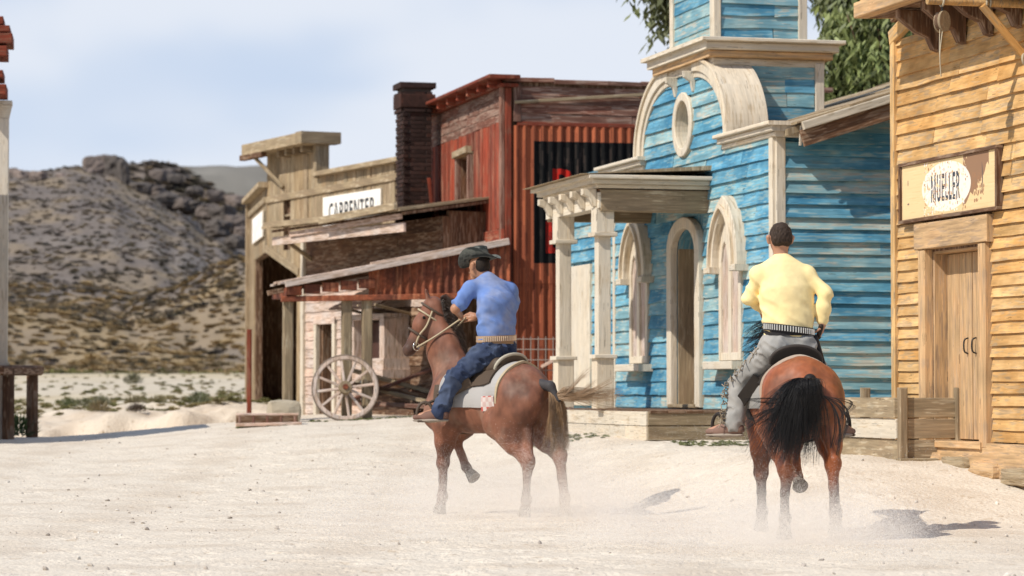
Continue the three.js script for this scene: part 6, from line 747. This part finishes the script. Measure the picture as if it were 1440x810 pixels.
// ------------------------------------------------------------------ second rider: yellow sweater, riding straight away
{
  const turn = 5 * Math.PI / 180, x0 = 2.33, z0 = -23.6, pos = [x0, groundHeight(x0, z0) + 0.005, z0];
  const lock = (q, n, f) => { const L = []; for (let i = 0; i < n; i++) L.push([(q() + q() - 1), q(), q(), q() * 6, q()]); return (qq) => f(L[Math.floor(qq() * n)], qq); };
  const tail = join([strands(2600, lock(rngOf(41), 54, ([w, l, e, k, c], q) => { const a = (q() - 0.5) * 0.11, b = (q() - 0.5) * 0.14, len = 0.22 + 0.3 * l + 0.1 * q(); return (t) => [a + (w * 0.34 - 0.19 + b) * t * (0.5 + 0.5 * t) + 0.045 * Math.sin(t * 4.5 + k) * t, 1.26 + 0.09 * Math.sin(t * 2.6) - len * 1.2 * t * t, 0.7 + (0.08 + 0.12 * e) * Math.sin(Math.min(1, t * 1.5) * 1.57) + 0.03 * Math.cos(t * 5 + k) * t]; }), 0.0019, 12, 15),
    strands(150, lock(rngOf(43), 9, ([w, l, e, k, c], q) => { const len = 0.26 + 0.26 * l + 0.05 * q(), u = (e - 0.55) * 0.4, b = (q() - 0.5) * 0.03; return (t) => [-0.05 - len * t, 1.14 - 0.1 * t + (u + b) * t * t + 0.035 * Math.sin(t * 4 + k) * t, 0.8 + 0.03 * t + b]; }), 0.0019, 13, 16), strands(120, lock(rngOf(47), 8, ([w, l, e, k, c], q) => { const len = 0.14 + 0.2 * l, d = 0.05 + 0.5 * e, b = (q() - 0.5) * 0.03; return (t) => [0.05 + len * Math.sin(t * 2.3) + b * t, 1.16 - 0.08 * t - d * t * t + 0.03 * Math.sin(t * 5 + k) * t, 0.8]; }), 0.0019, 13, 17)]);
  const h = horse('bay_horse', 'glossy bay horse with bushy black tail galloping away under the yellow-sweatered rider', { hindL: [[-0.21, 0.92, 0.3], [-0.19, 0.54, 0.68], [-0.19, 0.17, 0.63], [-0.19, 0.035, 0.6]], hindR: [[0.21, 0.94, 0.34], [0.18, 0.6, 0.74], [0.19, 0.22, 0.8], [0.19, 0.08, 0.82]], foreL: [[-0.17, 0.86, -0.48], [-0.17, 0.5, -0.56], [-0.16, 0.17, -0.6], [-0.16, 0.035, -0.63]], foreR: [[0.17, 0.92, -0.56], [0.15, 0.74, -0.74], [0.14, 0.46, -0.56], [0.14, 0.4, -0.45]], neck: [[0, 1.2, -0.52], [0.08, 1.46, -0.95], [0.16, 1.64, -1.3]], muzzle: [0.24, 1.3, -1.68], pointsAmount: 0.9, gloss: 0.46, dusty: 0.5 }, { coat: [0.29, 0.085, 0.03], points: [0.032, 0.02, 0.015], mane: [0.012, 0.01, 0.009], pos, turn, tailGeo: tail,
    maneGeo: (a, b, c) => strands(420, (q) => { const t0 = 0.1 + 0.9 * q(), p = add(t0 < 0.5 ? lerp3(a, b, t0 * 2) : lerp3(b, c, t0 * 2 - 1), [0, 0.14, 0.05]), l = 0.16 + 0.16 * q(), k = q() * 6; return (t) => [p[0] - l * 1.2 * t + 0.015 * Math.sin(t * 6 + k), p[1] + l * (0.7 * t - 0.9 * t * t), p[2] + 0.08 * t]; }, 0.0026, 8, 18) });
  part(h, 'dock', organic([cap([0, 1.24, 0.62], [0, 1.28, 0.74], 0.06, 0.045, 0.03), cap([0, 1.28, 0.74], [0, 1.16, 0.84], 0.045, 0.03, 0.03)], 0.012), std({ color: colorOf(0.015, 0.012, 0.011), roughness: 0.6 }));
  tack(h, { blanket: 'grey blanket with cream border on the bay horse', saddle: 'black leather saddle under the yellow-sweatered rider', bridle: 'dark bridle and reins on the bay horse' }, { pos, turn, zs: -0.1, blanketM: std({ color: colorOf(0.27, 0.255, 0.23), roughness: 1 }), trimM: leather(0.62, 0.54, 0.42), leatherM: leather(0.03, 0.024, 0.02), rimM: leather(0.045, 0.036, 0.03), footL: [-0.55, 0.84, -0.45], footR: [0.54, 0.84, -0.46], toes: 0.95, hands: [[-0.1, 1.86, -0.6], [-0.06, 1.86, -0.6]] });
  const J = { pelvis: [-0.02, 1.6, -0.1], chest: [-0.03, 2.02, -0.14], neck: [-0.06, 2.275, -0.18], head: [-0.07, 2.455, -0.2], look: [-0.15, -0.02, -1], shL: [-0.255, 2.165, -0.16], shR: [0.145, 2.165, -0.14], elL: [-0.33, 1.97, -0.22], elR: [0.29, 2.0, -0.06], wrL: [-0.14, 1.88, -0.48], wrR: [0.27, 1.77, -0.1], handL: [0.3, -0.1, -0.9], handR: [-0.05, -1, -0.1], palmL: [0, -1, 0], palmR: [-1, 0, -0.2], hipL: [-0.12, 1.56, -0.1], hipR: [0.08, 1.56, -0.1], knL: [-0.38, 1.25, -0.42], knR: [0.36, 1.25, -0.42], anL: [-0.43, 0.92, -0.36], anR: [0.43, 0.92, -0.36], toeL: [-0.62, 0.85, -0.5], toeR: [0.6, 0.85, -0.52] };
  rider('rider in yellow sweater and grey trousers with short dark hair, right hand at his holster', J, { pos, turn, skin: [0.4, 0.2, 0.12], curl: 1.3, fold: 0.75, grime: 0.1, longSleeve: true, shirt: [0.86, 0.68, 0.33], trousers: [0.26, 0.25, 0.23], trousersFade: [0.36, 0.34, 0.31], belt: [0.02, 0.018, 0.018], cartBelt: [0.025, 0.022, 0.022], shell: [0.7, 0.68, 0.62], boot: [0.2, 0.12, 0.09], beltTilt: -0.12,
    extra: (g, at) => {
      part(g, 'hair', organic([ball(at(-0.024, 0.04, 0), 0.102, 0.03, [0.92, 1.06, 1]), cap(at(-0.062, -0.005, -0.035), at(-0.062, -0.005, 0.035), 0.045, 0.045, 0.04)], 0.007, { disp: (x, y, z) => (n3(x * 70, y * 50, z * 70) - 0.5) * 0.012, color: (x, y, z) => k3([0.04, 0.026, 0.018], 0.5 + n3(x * 120, y * 60, z * 120)) }), std({ vertexColors: true, roughness: 0.75 }));
      part(g, 'holster', organic([cap([0.2, 1.62, -0.08], [0.27, 1.4, -0.06], 0.045, 0.03, 0.03, [0.7, 1, 1.2])], 0.008), leather(0.02, 0.017, 0.016)); part(g, 'pistol_grip', organic([cap([0.235, 1.64, -0.1], [0.25, 1.73, -0.06], 0.02, 0.022, 0.01)], 0.005), leather(0.03, 0.02, 0.015));
      // rawhide lacing with knots down the outer seam of the left leg
      const q = rngOf(4), lace = []; for (let k = 0; k < 17; k++) { const t = k / 16, p = t < 0.5 ? lerp3([-0.16, 1.62, -0.06], add(J.knL, [-0.085, 0, 0.01]), t * 2) : lerp3(add(J.knL, [-0.085, 0, 0.01]), add(J.anL, [-0.08, 0, 0.02]), t * 2 - 1); for (let m = 0; m < 3; m++) lace.push(tube([p, add(p, [-0.025 - 0.02 * q(), (q() - 0.5) * 0.06, (q() - 0.3) * 0.05]), add(p, [-0.035 - 0.03 * q(), (q() - 0.6) * 0.09, (q() - 0.3) * 0.09])], 0.0045, 5, 6)); } part(g, 'leg_lacing', merge(lace), leather(0.3, 0.24, 0.17)); } });
}
// ------------------------------------------------------------------ dust thrown up by the hooves: clouds of fine pale grains
{
  const q = rngOf(99), gs = () => (q() + q() + q() + q() - 2) * 0.87, P = [], N = 8000;
  for (let i = 0; i < N; i++) { // one puff: fine flakes filling a ball of about half a metre
    const x = gs() * 0.3, y = gs() * 0.22, z = gs() * 0.3, s = 0.0009 + 0.0007 * q(), a = norm([q() - 0.5, q() - 0.5, q() - 0.5]), b = norm(cross(a, [q() - 0.5, q() - 0.5, q() - 0.5])); P.push(x + a[0] * s, y + a[1] * s, z + a[2] * s, x - a[0] * s * 0.5 + b[0] * s, y - a[1] * s * 0.5 + b[1] * s, z - a[2] * s * 0.5 + b[2] * s, x - a[0] * s * 0.5 - b[0] * s, y - a[1] * s * 0.5 - b[1] * s, z - a[2] * s * 0.5 - b[2] * s);
  }
  const g = new THREE.BufferGeometry(); g.setAttribute('position', new THREE.Float32BufferAttribute(P, 3)); g.computeVertexNormals();
  const dustM = new THREE.MeshPhysicalMaterial({ color: colorOf(0.95, 0.9, 0.83), roughness: 1, specularIntensity: 0, transmission: 0.5, thickness: 0, side: THREE.DoubleSide });
  // [x, z, spread x, height, spread z, puffs, size]
  const cloud = (label, list) => { const n = list.reduce((a, l) => a + l[5], 0), im = new THREE.InstancedMesh(g, dustM, n), o = new THREE.Object3D(); let k = 0; for (const [x, z, sx, h, sz, m, s] of list) for (let i = 0; i < m; i++) { const px = x + gs() * sx, pz = z + gs() * sz, py = Math.abs(gs()) * h; o.position.set(px, groundHeight(px, pz) + py * (0.4 + 0.6 * fbm(px * 1.5, pz * 1.5, 3, 3)) + 0.02, pz); o.rotation.set(q() * 6, q() * 6, q() * 6); const sc = s * (0.6 + 0.8 * q()); o.scale.set(sc, sc, sc); o.updateMatrix(); im.setMatrixAt(k++, o.matrix); } im.name = numbered('dust_cloud'); scene.add(im); return tag(im, label, 'dust', null, 'stuff'); };
  cloud('pale dust whirled up around the hooves of the turning brown horse', [[-0.35, -26.9, 1.15, 0.42, 0.7, 33, 1], [0.35, -26.6, 0.92, 0.51, 0.6, 38, 1], [0.9, -26.4, 1.03, 0.51, 0.7, 27, 1.1], [-0.1, -25.4, 1.95, 0.3, 1.0, 43, 1.2], [-0.6, -29.6, 1.03, 0.85, 1.2, 23, 1.5], [0.5, -27.1, 0.34, 0.85, 0.3, 9, 0.9], [0.2, -23.0, 2.3, 0.21, 1.5, 30, 1.3]]);
  cloud('pale dust whirled up behind the bay horse', [[2.3, -22.4, 0.63, 0.42, 0.5, 38, 1], [2.0, -21.6, 1.03, 0.34, 0.8, 43, 1.1], [2.65, -22.2, 0.46, 0.42, 0.4, 25, 0.9], [1.3, -22.2, 1.03, 0.3, 0.8, 23, 1.2], [2.1, -20.2, 1.26, 0.21, 0.8, 17, 1.3]]);
}
renderer.render(scene, camera);
